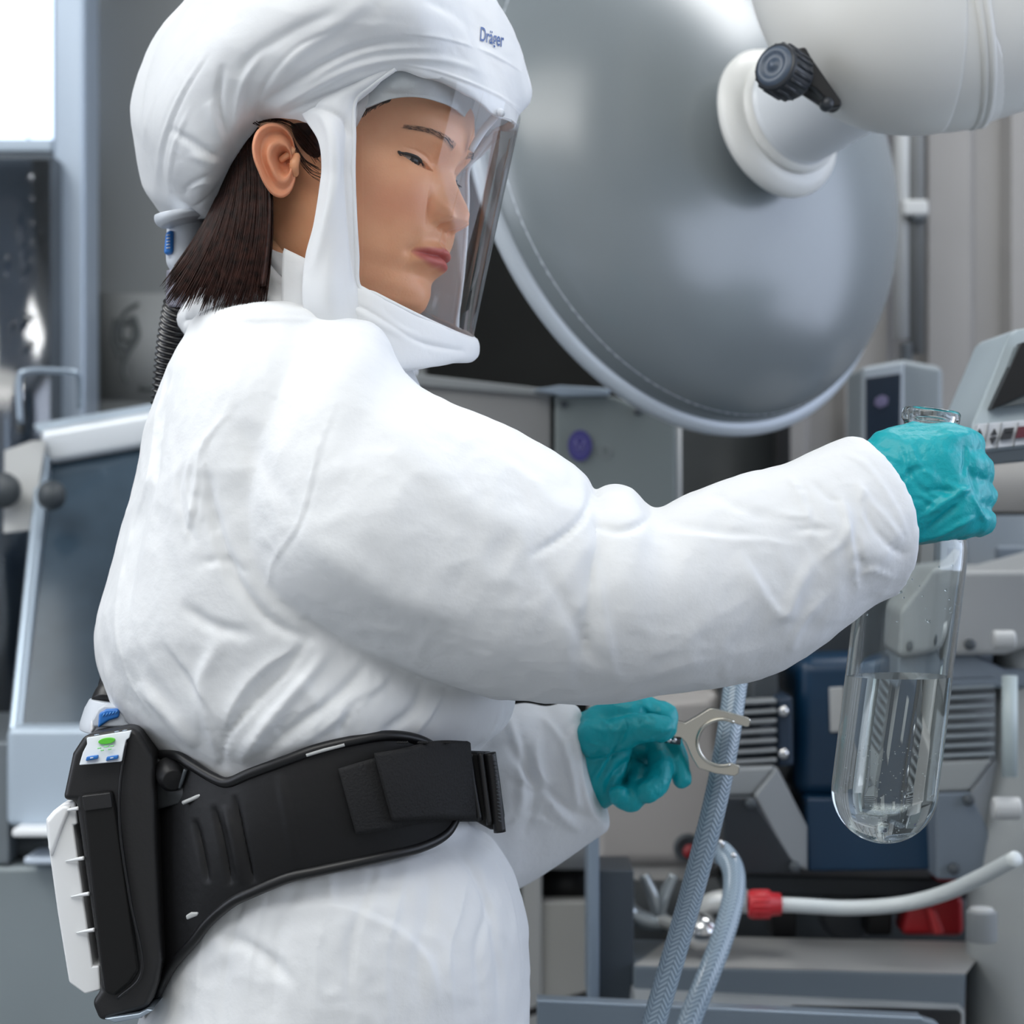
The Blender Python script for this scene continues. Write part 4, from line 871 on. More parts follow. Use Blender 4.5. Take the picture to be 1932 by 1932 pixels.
# ------------------------------------------------------------------ hood
cH, sH = math.cos(.44), math.sin(.44)
def HB(px, py, b, CX=-.1439, CY=1.82):
    k = (px-966)/F; a = (k*(CY+b*cH)-CX-b*sH)/(cH+k*sH); Y = CY-a*sH+b*cH
    return P(px, py, Y), (a, b, CZ-(py-966)/F*Y)
def hb_mirror(abz): a, b, z = abz; b = -b; return ABZ(a, b, z-.232*b)
def ABZ(a, b, z): return (-.1439+a*cH+b*sH, 1.82-a*sH+b*cH, z)
def hring(near):
    """near half (px,py,b<=0) front..back -> closed ring with its far half mirrored"""
    ab = [HB(*q)[1] for q in near]; ab = [(a-max(0, a-.09)*.15, b, z) for a, b, z in ab]
    return [ABZ(*q) for q in ab]+[hb_mirror(q) for q in ab[-2:0:-1]]
rim0 = [(950, 212, 0), (926, 190, -.027), (888, 168, -.050), (822, 144, -.074), (748, 130, -.093), (671, 188, -.099), (600, 226, -.104), (557, 222, -.105), (503, 222, -.101), (478, 240, -.098), (437, 298, -.090), (412, 352, -.080), (391, 405, -.060), (345, 408, -.035), (304, 400, -.004)]
rim1 = [(946, 174, 0), (922, 158, -.028), (882, 134, -.054), (824, 108, -.080), (748, 98, -.101), (671, 120, -.112), (610, 160, -.117), (552, 180, -.121), (500, 186, -.123), (462, 205, -.122), (420, 268, -.118), (384, 335, -.106), (355, 372, -.084), (310, 364, -.052), (276, 352, -.004)]
rim2 = [(933, 132, 0), (912, 106, -.032), (874, 80, -.060), (822, 52, -.094), (748, 42, -.116), (670, 50, -.128), (600, 76, -.136), (540, 100, -.141), (480, 120, -.143), (430, 150, -.141), (388, 205, -.134), (345, 262, -.122), (312, 300, -.098), (282, 292, -.060), (262, 268, -.004)]
rim3 = [(914, 78, 0), (893, 48, -.034), (856, 18, -.066), (805, -8, -.100), (742, -18, -.122), (670, -16, -.136), (600, 0, -.145), (530, 20, -.149), (465, 46, -.149), (408, 80, -.146), (360, 125, -.137), (318, 175, -.120), (288, 205, -.095), (268, 208, -.058), (260, 188, -.004)]
rim4 = [(880, 0, 0), (855, -45, -.036), (824, -75, -.066), (772, -96, -.092), (712, -106, -.110), (655, -105, -.121), (590, -92, -.127), (530, -70, -.129), (475, -45, -.127), (428, -10, -.122), (390, 25, -.110), (357, 48, -.093), (332, 60, -.07), (314, 66, -.04), (308, 68, -.004)]
rim5 = [(820, -130, 0), (797, -160, -.028), (767, -172, -.046), (730, -180, -.060), (690, -182, -.070), (650, -180, -.074), (610, -174, -.077), (575, -165, -.077), (540, -152, -.075), (510, -136, -.070), (485, -118, -.062), (465, -104, -.05), (450, -96, -.036), (442, -92, -.02), (438, -90, -.004)]
rimin = [(948, 206, 0), (922, 186, -.024), (882, 164, -.046), (820, 141, -.069), (750, 128, -.088), (676, 187, -.094), (602, 226, -.099), (557, 222, -.099), (503, 222, -.095), (480, 243, -.092), (441, 300, -.084), (416, 352, -.074), (394, 403, -.054), (340, 402, -.030), (308, 396, -.004)]
rings = [hring(q) for q in (rimin, rim0, rim1, rim2, rim3, rim4, rim5)]
g = patch(rings, 150, 320, True); n = len(g[0])
dome_v = (np.concatenate([g[0], [g[0][-320:].mean(0)+[0, 0, .008]]]), g[1]+[(149*320+j, 149*320+(j+1) % 320, n) for j in range(320)])
hme = vf_mesh(dome_v); bm_ = bmesh.new(); bm_.from_mesh(hme); bmesh.ops.recalc_face_normals(bm_, faces=bm_.faces); bm_.to_mesh(hme); bm_.free()
def hmask(v): return np.clip((v[:, 2]-(CZ+.3))/.05, .25, 1)
crinkle(hme, 9, .0014, 21, (1, 1, 1), hmask); crinkle(hme, 24, .0006, 22); crinkle(hme, 60, .0002, 23)
S_hood = [([(505, 216), (560, 182), (640, 138), (730, 112), (830, 112), (930, 142)], 7, 2.6), ([(520, 224), (600, 186), (680, 155), (730, 136)], 5, -2.6), ([(470, 238), (500, 196), (580, 140), (680, 92), (800, 72)], 9, -2.6), ([(560, 170), (640, 118), (720, 92), (830, 90)], 6, 1.8),
 ([(446, 292), (425, 250), (412, 190), (420, 120)], 7, -4), ([(438, 300), (400, 290), (350, 262), (318, 240)], 6, -3.2), ([(452, 262), (446, 215), (462, 150), (500, 90)], 7, 2.6), ([(430, 308), (400, 306), (355, 290)], 5, 2.4), ([(440, 280), (410, 240), (395, 190)], 9, 2.5), ([(425, 330), (395, 335), (360, 350), (345, 370)], 6, -2.5),
 ([(410, 345), (380, 345), (350, 360)], 4, 2.2), ([(292, 385), (296, 330), (305, 270), (335, 190), (380, 110)], 4, 1.5), ([(308, 392), (304, 330), (318, 250), (352, 170), (400, 95)], 4, -1.3), ([(322, 395), (318, 340), (330, 270), (360, 200)], 4, 1.4), ([(276, 372), (268, 300), (280, 220), (318, 140), (370, 70)], 4, 1.3), ([(360, 395), (395, 372), (415, 348)], 4, -2),
 ([(990, 140), (955, 118), (900, 92), (830, 72), (760, 64)], 3, 1.3, 'f'), ([(984, 208), (940, 180), (892, 158), (822, 133), (750, 119)], 3, 1.2), ([(640, 20), (560, 55), (480, 105), (450, 150)], 12, -2.5), ([(800, 0), (850, 22), (900, 62)], 8, -2), ([(700, 0), (640, 40), (560, 100), (500, 170)], 14, 2.5), ([(480, 225), (500, 160), (560, 90), (640, 50)], 5, -1.5)]
strokes(hme, S_hood, (1.5, 1.86))
hood = new_obj('hood', hme, M_hood, person)
s = hood.modifiers.new('s', 'SOLIDIFY'); s.thickness = .0022; s.offset = -1
# side strip between the ear opening and the visor, both sides
def side(mirror):
    inner = [(745, 132, -.093), (700, 164, -.097), (671, 194, -.098), (669, 260, -.098), (668, 331, -.097), (671, 414, -.093), (674, 480, -.088), (678, 540, -.084), (712, 630, -.074)]
    m1 = [(735, 128, -.096), (690, 155, -.102), (655, 190, -.105), (648, 260, -.106), (648, 331, -.105), (650, 414, -.102), (652, 490, -.098), (656, 556, -.095), (690, 650, -.08)]
    m2 = [(690, 125, -.100), (640, 160, -.106), (615, 200, -.112), (630, 262, -.114), (632, 331, -.113), (626, 400, -.112), (618, 490, -.110), (620, 575, -.107), (645, 668, -.085)]
    outer = [(650, 130, -.100), (600, 165, -.106), (566, 203, -.108), (603, 268, -.112), (606, 331, -.111), (593, 420, -.110), (576, 489, -.108), (572, 560, -.106), (590, 680, -.085)]
    rows = [[HB(*q) for q in r] for r in (inner, m1, m2, outer)]
    if mirror: rows = [r[:-1] for r in rows]
    if mirror: rows.append([(p, (abz[0]-.07, abz[1]*.9, abz[2])) for p, abz in rows[-1]])
    return [[hb_mirror(abz) if mirror else p for p, abz in r] for r in rows]
for mir in (False, True):
    sme = vf_mesh(patch(side(mir), 40, 90)); sp_ = new_obj('side_flap', sme, M_hood, hood)
    if not mir: crinkle(sme, 22, .0008, 31); strokes(sme, [([(655, 205), (650, 330), (660, 470), (670, 545)], 5, 2), ([(600, 205), (625, 250), (630, 340), (612, 440), (590, 520)], 8, -3), ([(585, 200), (640, 220), (660, 260)], 6, 3)], (1.4, 2), False)
    s = sp_.modifiers.new('s', 'SOLIDIFY'); s.thickness = .0024; s.offset = 0
# bib below the visor, running round under the chin
def bibrow(near):
    pts = [HB(*q) for q in near]; return [p for p, _ in pts]+[hb_mirror(abz) for _, abz in pts[-2::-1]]
def zs(ph): return CZ+.1448+.0234*(1-math.cos(ph))
def bibc(row, ph):
    D = np.interp(math.degrees(ph), [-90, -45, 0, 45, 90], [.074, .045, .024, .014, .030])
    o, dz, sc = [(0, 0, 1), (.0025, .10, 1), (.004, .45, 1), (.003, .92, 1), (-.004, 1.0, .96), (-.010, .98, .78), (-.010, .9, .5)][row]
    a = .0653*(1 if row < 5 else .8)+(.0432*sc+o)*math.cos(ph); b_ = (.083*sc+o)*math.sin(ph)
    return ABZ(a, b_, zs(ph)-.116*b_-D*dz)
br = []
for r in range(7):
    row = [bibc(r, ph) for ph in np.linspace(-math.pi/2, math.pi/2, 13)]
    o, dz, sc = [(0, 0, 1), (.0025, .10, 1), (.004, .45, 1), (.003, .92, 1), (-.004, 1.0, .96), (-.010, .98, .78), (-.010, .9, .5)][r]
    for q in (.035, .005):
        row = [ABZ(q*(.9+.1*sc), -(.089*sc+o)-.006*(q < .02), CZ+.1778+(.0653-q)*.5-.078*dz)]+row+[ABZ(q*(.9+.1*sc), (.089*sc+o)+.006*(q < .02), CZ+.158+(.0653-q)*.5-.028*dz)]
    br.append(row)
bme_ = vf_mesh(patch(br, 80, 200)); bib = new_obj('bib', bme_, M_hood, hood)
crinkle(bme_, 20, .0009, 41); strokes(bme_, [([(600, 560), (680, 580), (780, 640), (880, 665)], 5, 2.5), ([(590, 520), (640, 560), (720, 610), (800, 650)], 8, -2.5), ([(575, 520), (585, 560), (600, 600)], 6, 4)], (1.4, 2.1), False)
s = bib.modifiers.new('s', 'SOLIDIFY'); s.thickness = .0024; s.offset = 0
# piping along the visor edge
edge = [HB(*q) for q in [(677, 539, -.0845), (674, 480, -.089), (670, 414, -.094), (667, 331, -.098), (668, 260, -.099), (670, 193, -.099), (700, 163, -.098), (746, 130, -.094)]]
loop = [hb_mirror(z) for _, z in edge[::-1]]+[bibc(0, ph) for ph in np.linspace(math.pi/2, -math.pi/2, 11)[1:-1]]+[p for p, _ in edge]
part('visor_seam', pipe(loop, .0018, 10, n=260), M_hood, hood)
# headband and inner lining
hband = [[HB(690, 205, -.088), HB(742, 186, -.083), HB(790, 184, -.07), HB(840, 197, -.045), HB(868, 214, -.01), HB(878, 232, .03), HB(868, 262, .07)],
         [HB(690, 150, -.090), HB(742, 150, -.086), HB(790, 155, -.072), HB(842, 166, -.047), HB(876, 184, -.01), HB(888, 205, .035), HB(876, 235, .075)],
         [HB(700, 100, -.080), HB(750, 100, -.078), HB(800, 105, -.066), HB(850, 120, -.044), HB(882, 140, -.01), HB(894, 160, .035), HB(882, 180, .08)]]
hb_rows = [[p for p, _ in r] for r in hband]
hbo = part('headband', patch(hb_rows, 50, 140), mat('lining_grey', (200, 206, 210), .6, bump=.5, bscale=90, var=.06, vscale=30), hood, solid=.002)
crinkle(hbo.data, 26, .0022, 77, (1, 1, 1), lambda v: np.clip((v[:, 2]-CZ-.325)/.012, 0, 1)); crinkle(hbo.data, 60, .0005, 78)
fold = [[HB(728, 140, -.084)[0], HB(712, 168, -.086)[0], HB(690, 205, -.088)[0], HB(671, 240, -.090)[0]], [HB(712, 146, -.088)[0], HB(696, 176, -.090)[0], HB(680, 210, -.091)[0], HB(668, 238, -.093)[0]], [HB(680, 170, -.092)[0], HB(674, 190, -.093)[0], HB(670, 212, -.094)[0], HB(667, 230, -.095)[0]]]
part('temple_gusset', patch(fold, 16, 30), M_hood, hood, solid=.0015)
part('visor_bracket', pipe([HB(888, 285, .012)[0], HB(912, 246, .015)[0], HB(940, 214, .01)[0], HB(946, 214, .0)[0]], [.0028, .0032, .0034, .003], 10, n=20), mat('bracket_plastic', (214, 218, 222), .3), hood)
hl = []
for _ in range(150):
    x = 694+48*rng.rand()**1.7; y = 196-12*math.sin((x-698)/50*1.5)+rng.rand()*6
    hl.append(pipe([HB(x, y-14, -.0835+.0002*(x-698))[0], HB(x-4, y, -.0850+.0002*(x-698))[0], HB(x-10-6*rng.rand(), y+(12+12*rng.rand())*(1-(x-694)/60), -.0855+.0002*(x-698))[0]], [.0003, .0003, .0001], 4, n=8, cap=False))
part('hairline', hl, M_hair, hair)['kind'] = 'stuff'
# visor: clear sheet curved round the face
rows = []
for s_ in np.linspace(0, 1, 14):
    row = []
    for ph in np.linspace(-math.pi/2, math.pi/2, 60):
        a = .067-.0017*s_+(.089-.0458*s_)*math.cos(ph); b_ = (.0965-.0135*s_)*math.sin(ph)
        zt = CZ+.340-.014*math.cos(ph); row.append(ABZ(a, b_, zt*(1-s_)+zs(ph)*s_-.116*b_))
    rows.append(row)
vis = part('visor', patch(rows, 60, 120), thin_clear('visor_film', (250, 251, 252), .03, .03), hood)
# collar of the coverall
def ring_near(near): return bibrow(near)[:-1]
crs = [
 [(415, 520, -.0), (425, 500, -.04), (455, 478, -.066), (490, 464, -.072), (528, 477, -.072), (570, 487, -.070), (605, 510, -.045), (625, 525, -.015)],
 [(372, 548, -.0), (380, 545, -.05), (430, 535, -.072), (490, 520, -.080), (530, 528, -.084), (572, 540, -.076), (610, 556, -.050), (635, 566, -.015)],
 [(331, 606, -.0), (345, 590, -.06), (400, 580, -.080), (480, 572, -.090), (530, 572, -.098), (580, 585, -.086), (620, 600, -.055), (650, 606, -.015)],
 [(354, 645, -.0), (362, 636, -.06), (400, 618, -.088), (480, 604, -.104), (530, 602, -.110), (590, 612, -.092), (630, 626, -.06), (660, 636, -.015)]]
cr_rows = []
for r in crs:
    pts = [HB(*q) for q in r]; cr_rows.append([p for p, _ in pts]+[hb_mirror(z) for _, z in pts[::-1]])
cme2 = vf_mesh(patch(cr_rows, 50, 160, True)); crinkle(cme2, 24, .0012, 51)
strokes(cme2, [([(490, 470), (520, 510), (560, 540), (600, 570)], 7, 4), ([(500, 500), (480, 540), (520, 575)], 7, -4), ([(345, 610), (400, 590), (480, 590)], 6, 3), ([(370, 570), (360, 600), (362, 630)], 5, -4)], (1.4, 2), False)
col = new_obj('collar', cme2, M_suit, coverall); s = col.modifiers.new('s', 'SOLIDIFY'); s.thickness = .002
# wordmark on the hood
bvh = BVHTree.FromPolygons([tuple(q) for q in get_v(hme)], [tuple(p.vertices) for p in hme.polygons])
fc_ = bpy.data.curves.new('t', 'FONT'); fc_.body = 'Dräger'; fc_.size = 1; fc_.offset = .012; fc_.shear = .12
to = bpy.data.objects.new('t', fc_); COL.objects.link(to); dg = bpy.context.evaluated_depsgraph_get()
tme = bpy.data.meshes.new_from_object(to.evaluated_get(dg)); bpy.data.objects.remove(to)
bm_ = bmesh.new(); bm_.from_mesh(tme); bmesh.ops.triangulate(bm_, faces=bm_.faces); bmesh.ops.subdivide_edges(bm_, edges=bm_.edges, cuts=1); bm_.to_mesh(tme); bm_.free()
tv = get_v(tme); w_ = tv[:, 0].max(); q = tv.copy(); ca, sa = math.cos(math.radians(24)), math.sin(math.radians(24))
for i, (x, y, _) in enumerate(tv):
    dx, dy = x/w_*50, -y*38; px_, py_ = 905+dx*.92, 76+dx*.26+dy
    d = Vector(P(px_, py_, 1.0))-Vector((0, 0, CZ)); d.normalize(); h = bvh.ray_cast(Vector((0, 0, CZ)), d)
    q[i] = tuple(h[0]-d*.0012) if h[0] else P(px_, py_, 1.7)
set_v(tme, q); new_obj('wordmark', tme, mat('print_blue', (24, 74, 140), .5), hood, False)

# ------------------------------------------------------------------ gloves
def glove(chains, tubes, name, vox, S, yr, seed, it=5):
    me = fuse([chain(c) for c in chains]+tubes, vox, it, .5)
    crinkle(me, 34, .0015, seed); crinkle(me, 80, .0006, seed+1); strokes(me, S, yr)
    o = new_obj(name, me, M_glove, person); s = o.modifiers.new('s', 'SUBSURF'); s.levels = s.render_levels = 1; return o
YV = 1.765     # depth of the glass vessel
palmR = tube2([(1600, 850, 1660, 1040, 1.735, .024), (1640, 836, 1722, 1030, 1.735, .026), (1690, 820, 1760, 1022, 1.733, .026), (1740, 814, 1800, 1012, 1.731, .024), (1784, 820, 1834, 1004, 1.733, .022), (1816, 836, 1850, 992, 1.742, .018)], 40, 48, .85)
RF = [[(1786, 838, 1.728, .0125), (1816, 834, 1.738, .0115), (1830, 840, 1.762, .0110), (1812, 838, 1.790, .0100), (1770, 836, 1.797, .0095), (1735, 832, 1.792, .0085)],
      [(1800, 872, 1.727, .0128), (1836, 882, 1.738, .0125), (1846, 888, 1.765, .0115), (1815, 888, 1.798, .0105), (1765, 884, 1.808, .0100), (1720, 878, 1.802, .009)],
      [(1805, 920, 1.730, .0125), (1842, 934, 1.742, .0120), (1850, 938, 1.770, .0110), (1815, 936, 1.812, .0102), (1760, 930, 1.822, .0098), (1715, 922, 1.812, .0088)],
      [(1808, 962, 1.734, .0118), (1846, 984, 1.745, .0115), (1850, 986, 1.775, .0100), (1815, 978, 1.815, .0095), (1765, 970, 1.822, .0090), (1725, 962, 1.815, .0082)],
      [(1655, 872, 1.742, .0150), (1700, 840, 1.758, .0140), (1722, 832, 1.785, .0120), (1752, 830, 1.802, .0108), (1790, 832, 1.802, .0095)],
      [(1680, 845, 1.735, .016), (1716, 826, 1.737, .0122), (1760, 824, 1.736, .0105), (1800, 828, 1.737, .0110)], [(1838, 972, 1.735, .010), (1856, 996, 1.737, .0055)], [(1800, 985, 1.74, .0135), (1848, 992, 1.745, .0095)]]
S_R = [([(1700, 845), (1720, 900), (1745, 930), (1780, 950)], 4, -3), ([(1705, 830), (1712, 870), (1708, 920)], 3.5, 2.4), ([(1715, 830), (1735, 880), (1770, 905)], 4, 2.4), ([(1690, 920), (1720, 890), (1750, 880)], 4, -2.5), ([(1740, 930), (1770, 925), (1800, 930)], 5, -3), ([(1720, 990), (1760, 960), (1810, 930), (1835, 920)], 6, 3.5), ([(1740, 1010), (1780, 975), (1820, 945)], 5, -3.5), ([(1750, 1018), (1800, 995), (1840, 975)], 4, 3), ([(1830, 930), (1845, 960), (1862, 985)], 4, 3), ([(1820, 840), (1822, 870), (1815, 900)], 4, -3), ([(1828, 880), (1838, 910), (1850, 940)], 4, -3), ([(1760, 940), (1745, 970), (1730, 990)], 4, -2.5), ([(1780, 905), (1800, 920), (1825, 925)], 4, 2.5), ([(1700, 950), (1730, 940), (1755, 955), (1780, 950)], 3, -2.5)]
glR = glove(RF, [palmR], 'glove', .0024, S_R, (1.69, 1.80), 61, 12)
palmL = tube2([(1050, 1355, 1095, 1520, 1.93, .022), (1090, 1350, 1118, 1520, 1.93, .024), (1130, 1334, 1150, 1520, 1.928, .024), (1165, 1326, 1172, 1480, 1.930, .022), (1198, 1334, 1186, 1420, 1.932, .018)], 36, 44, .85)
LF = [[(1130, 1366, 1.915, .015), (1175, 1345, 1.910, .0145), (1220, 1338, 1.914, .0125), (1252, 1352, 1.912, .0115), (1256, 1372, 1.905, .0100), (1246, 1384, 1.900, .0090)],
      [(1120, 1392, 1.905, .016), (1160, 1388, 1.897, .0138), (1200, 1376, 1.890, .0118), (1228, 1374, 1.886, .0112), (1248, 1374, 1.888, .0105)],
      [(1200, 1372, 1.945, .012), (1245, 1382, 1.950, .0110), (1268, 1406, 1.940, .0092), (1280, 1438, 1.930, .0088), (1288, 1470, 1.924, .0078)],
      [(1180, 1400, 1.945, .012), (1232, 1408, 1.944, .0112), (1246, 1440, 1.925, .0106), (1238, 1474, 1.910, .0104), (1222, 1492, 1.903, .0098)],
      [(1160, 1450, 1.945, .012), (1204, 1460, 1.935, .0102), (1204, 1490, 1.914, .0098), (1190, 1510, 1.906, .0092)],
      [(1130, 1400, 1.955, .020), (1180, 1425, 1.96, .019), (1215, 1420, 1.958, .014)], [(1130, 1450, 1.955, .018), (1180, 1465, 1.955, .016)],
      [(1140, 1480, 1.94, .012), (1172, 1492, 1.930, .0088), (1176, 1506, 1.908, .0084), (1166, 1500, 1.899, .008)]]
S_L = [([(1130, 1355), (1150, 1370), (1145, 1365)], 4, 3), ([(1175, 1345), (1180, 1370), (1170, 1400), (1140, 1450), (1120, 1490)], 4, -3.5), ([(1200, 1350), (1205, 1370)], 3.5, -2.5), ([(1105, 1400), (1130, 1405), (1120, 1422)], 3, 2.5), ([(1160, 1400), (1140, 1440), (1115, 1480)], 5, 3), ([(1195, 1430), (1160, 1460), (1140, 1500)], 5, -4), ([(1210, 1335), (1225, 1350), (1228, 1362)], 3, -2.5), ([(1110, 1370), (1150, 1380), (1185, 1375)], 4, 2)]
glL = glove(LF, [palmL], 'glove', .0022, S_L, (1.86, 1.96), 71)
glR['label'] = 'glove wrapped around the neck of the glass vessel'; glL['label'] = 'glove pinching the fork clamp'
# ================================================================== glass vessel with water
def glass(name, rgb, ior):
    m = bpy.data.materials.new(name); m.use_nodes = True; nt = m.node_tree; N = nt.nodes; L = nt.links; N.remove(N['Principled BSDF'])
    g = N.new('ShaderNodeBsdfGlass'); g.inputs['IOR'].default_value = ior; g.inputs['Roughness'].default_value = 0.0; g.inputs['Color'].default_value = lin(rgb)+(1,)
    L.new(g.outputs[0], N['Material Output'].inputs[0]); return m
vt = thing('glass_vessel', 'tall round bottomed clear glass vessel half full of water in the raised glove', 'glass vessel', P(1660, 1590, 1.765))
a0 = np.array(P(1758, 773, YV)); a1 = np.array(P(1657, 1590, YV)); ax_ = a0-a1; Lv = np.linalg.norm(ax_); ax_ = ax_/Lv
Rb = .0425
outp = [(Rb*math.sin(t), Rb*(1-math.cos(t))) for t in np.linspace(.02, math.pi/2, 26)]
hN = .262
outp += [(Rb, h) for h in np.linspace(Rb+.01, hN-.03, 20)]+[(Rb*.985, hN-.018), (Rb*.92, hN-.006), (Rb*.78, hN+.006), (Rb*.62, hN+.014), (.0215, hN+.022), (.0205, hN+.03)]
outp += [(.0205, Lv-.016), (.0208, Lv-.012), (.0232, Lv-.009), (.0236, Lv-.006), (.0234, Lv-.002), (.022, Lv)]
tw = .0034
def off(p, d):
    p = np.array(p); t = np.gradient(p, axis=0); t /= np.linalg.norm(t, axis=1)[:, None]; nrm_ = np.stack([t[:, 1], -t[:, 0]], 1)
    return p-nrm_*d
inp = off(outp, tw); inp[-8:, 0] = .0178; inp[:, 0] = np.maximum(inp[:, 0], .0003)
prof_g = [tuple(q) for q in outp]+[(.0202, Lv+.0004)]+[tuple(q) for q in inp[::-1]]
gv = part('glass', revolve(prof_g, a1, ax_, 96), glass('clear_glass', (250, 252, 252), 1.46), vt)
# water: closed body just inside the wall, level surface at the picture row 1275
hs_l = []
wp = off(outp, tw-.0003); wp = [q for q in wp if q[1] < .245]; wp[0] = (.0003, wp[0][1])
Vw, fw = revolve([tuple(q) for q in wp], a1, ax_, 96)
zl = CZ-(1275-966)/F*YV
nu = 96; k = len(wp)
Vg = Vw.reshape(k, nu, 3)
for j in range(nu):
    for i in range(k):
        if Vg[i, j, 2] > zl:
            t_ = (zl-Vg[i-1, j, 2])/(Vg[i, j, 2]-Vg[i-1, j, 2]) if Vg[i-1, j, 2] < zl else 0
            if Vg[i-1, j, 2] < zl-1e-9:
                Vg[i, j] = Vg[i-1, j]+(Vg[i, j]-Vg[i-1, j])*t_
            else: Vg[i, j] = Vg[i-1, j]
Vw = Vg.reshape(-1, 3); Vw = np.concatenate([Vw, [Vw[-nu:].mean(0)], [Vw[:nu].mean(0)]]); n = k*nu
fw = fw+[(n-nu+j, n-nu+(j+1) % nu, n) for j in range(nu)]+[(j, n+1, (j+1) % nu) for j in range(nu)]
wme = vf_mesh((Vw, fw)); bm_ = bmesh.new(); bm_.from_mesh(wme); bmesh.ops.remove_doubles(bm_, verts=bm_.verts, dist=1e-6); bmesh.ops.recalc_face_normals(bm_, faces=bm_.faces); bm_.to_mesh(wme); bm_.free()
wo = new_obj('water', wme, glass('water', (252, 253, 254), 1.33), vt, smooth=True)
wo.modifiers.new('e', 'EDGE_SPLIT').split_angle = .9
# droplets and fine bubbles
dr = []
for _ in range(46):
    h = .175+rng.rand()*.09; a = -1.6+rng.rand()*3.2; c = a1+ax_*h
    t0 = np.array([1, 0, 0.])-ax_*ax_[0]; t0 /= np.linalg.norm(t0); b0 = np.cross(ax_, t0)
    dd = t0*math.sin(a)+b0*math.cos(a)*(1 if b0[1] < 0 else -1); r = .0006+.0012*rng.rand()**2
    dr.append(revolve([(.0001, -r*.2), (r*.7, -r*.1), (r, r*.1), (r*.7, r*.6), (.0001, r*.8)], c+dd*(Rb-tw-.0002), -dd, 10))
o = part('droplet', dr, glass('drop_glass', (250, 252, 252), 1.33), vt); o['kind'] = 'stuff'
bb_ = []
for _ in range(170):
    h = .012+rng.rand()**1.6*.07; rr_ = Rb*.8*math.sqrt(rng.rand())*min(1, .5+h*12); a = rng.rand()*6.28; r = .00025+.0003*rng.rand()
    t0 = np.array([1, 0, 0.])-ax_*ax_[0]; t0 /= np.linalg.norm(t0); b0 = np.cross(ax_, t0); c = a1+ax_*h+(t0*math.cos(a)+b0*math.sin(a))*rr_*.85
    bb_.append(revolve([(.00005, -r), (r*.8, -r*.5), (r, 0), (r*.8, r*.5), (.00005, r)], c, (0, 0, 1), 6))
o = part('bubble', bb_, mat('bubble_white', (235, 240, 240), .2), vt); o['kind'] = 'stuff'

# ================================================================== fork clamp
cl = [(1215, 1345), (1256, 1354), (1293, 1364), (1318, 1350), (1338, 1337), (1346, 1336), (1380, 1345), (1414, 1355), (1417, 1359), (1414, 1371), (1408, 1372), (1385, 1365)]
cc = (1362, 1401); 
cl += [(cc[0]+44*math.cos(a), cc[1]+42*math.sin(a)) for a in np.radians(np.linspace(-68, -292, 22))]
cl += [(1380, 1440), (1396, 1445), (1394, 1460), (1386, 1465), (1350, 1460), (1318, 1450), (1306, 1430), (1294, 1402), (1284, 1392), (1215, 1384)]
t = thing('fork_clamp', 'steel fork shaped clamp pinched by the lower glove and open around the straight braided hose', 'clamp', P(1330, 1400, 1.915))
M_clamp = mat('clamp_steel', (205, 202, 192), .24, 1, bump=.03, bscale=200)
part('fork', prism(cl, 1.915, .011), M_clamp, t, .0018, 3)
arc = [P(cc[0]+46*math.cos(a), cc[1]+44*math.sin(a), 1.9135) for a in np.radians(np.linspace(-60, -290, 30))]
part('jaw_lip', pipe(arc, .0016, 8), M_clamp, t)
part('spring_hinge', pipe([P(1254, 1394, 1.919), P(1284, 1398, 1.919)], .0035, 12), M_dkgrey, t)
for x in (1262, 1272):
    part('rivet', revolve([(0, -.002), (.002, -.002), (.0026, 0), (.0026, .003)], P(x, 1396, 1.916), (0, 1, 0), 12), M_chrome, t)
# ================================================================== belt mounted blower with hose
t = thing('powered_respirator', 'black belt with a white and black blower unit and corrugated hose worn at the back', 'respirator', P(230, 1650, 1.8))
M_belt = mat('belt_black', (15, 15, 17), .5, bump=.15, bscale=120, spec=.35); M_edge = mat('belt_piping', (12, 12, 15), .42)
M_hous = mat('housing_charcoal', (28, 28, 30), .45, bump=.1, bscale=300); M_hous2 = mat('housing_panel', (11, 11, 12), .5, spec=.35)
M_wh = mat('cover_white', (232, 234, 236), .4); M_pg2 = mat('connector_grey', (196, 202, 210), .38); M_bl = mat('button_blue', (40, 112, 190), .38); M_web = mat('webbing_black', (10, 10, 13), .75, bump=.4, bscale=500)
def Ybelt(px, d=.150, c=596, w=345):
    u = min(1, abs(px-c)/w); return 1.82-d*math.sqrt(max(0, 1-u*u))
def beltpatch(top, bot, off, nr=5, w=345, bulge=.004, d=.150):
    rows = []
    for i in range(nr):
        f_ = i/(nr-1); r = []
        for (x0, y0), (x1, y1) in zip(top, bot):
            x, y = x0+(x1-x0)*f_, y0+(y1-y0)*f_; r.append(P(x, y, Ybelt(x, d, w=w)-off-bulge*math.sin(math.pi*f_)))
        rows.append(r)
    return rows
top = [(262, 1450), (290, 1428), (332, 1426), (361, 1443), (403, 1468), (431, 1476), (473, 1459), (544, 1433), (600, 1413), (660, 1399), (732, 1388), (789, 1396), (830, 1420), (862, 1460)]
bot = [(262, 1912), (297, 1870), (325, 1822), (368, 1772), (395, 1738), (438, 1702), (480, 1682), (544, 1656), (600, 1643), (660, 1630), (732, 1614), (795, 1598), (840, 1574), (862, 1540)]
bme1 = vf_mesh(patch(beltpatch(top, bot, .006), 60, 200))
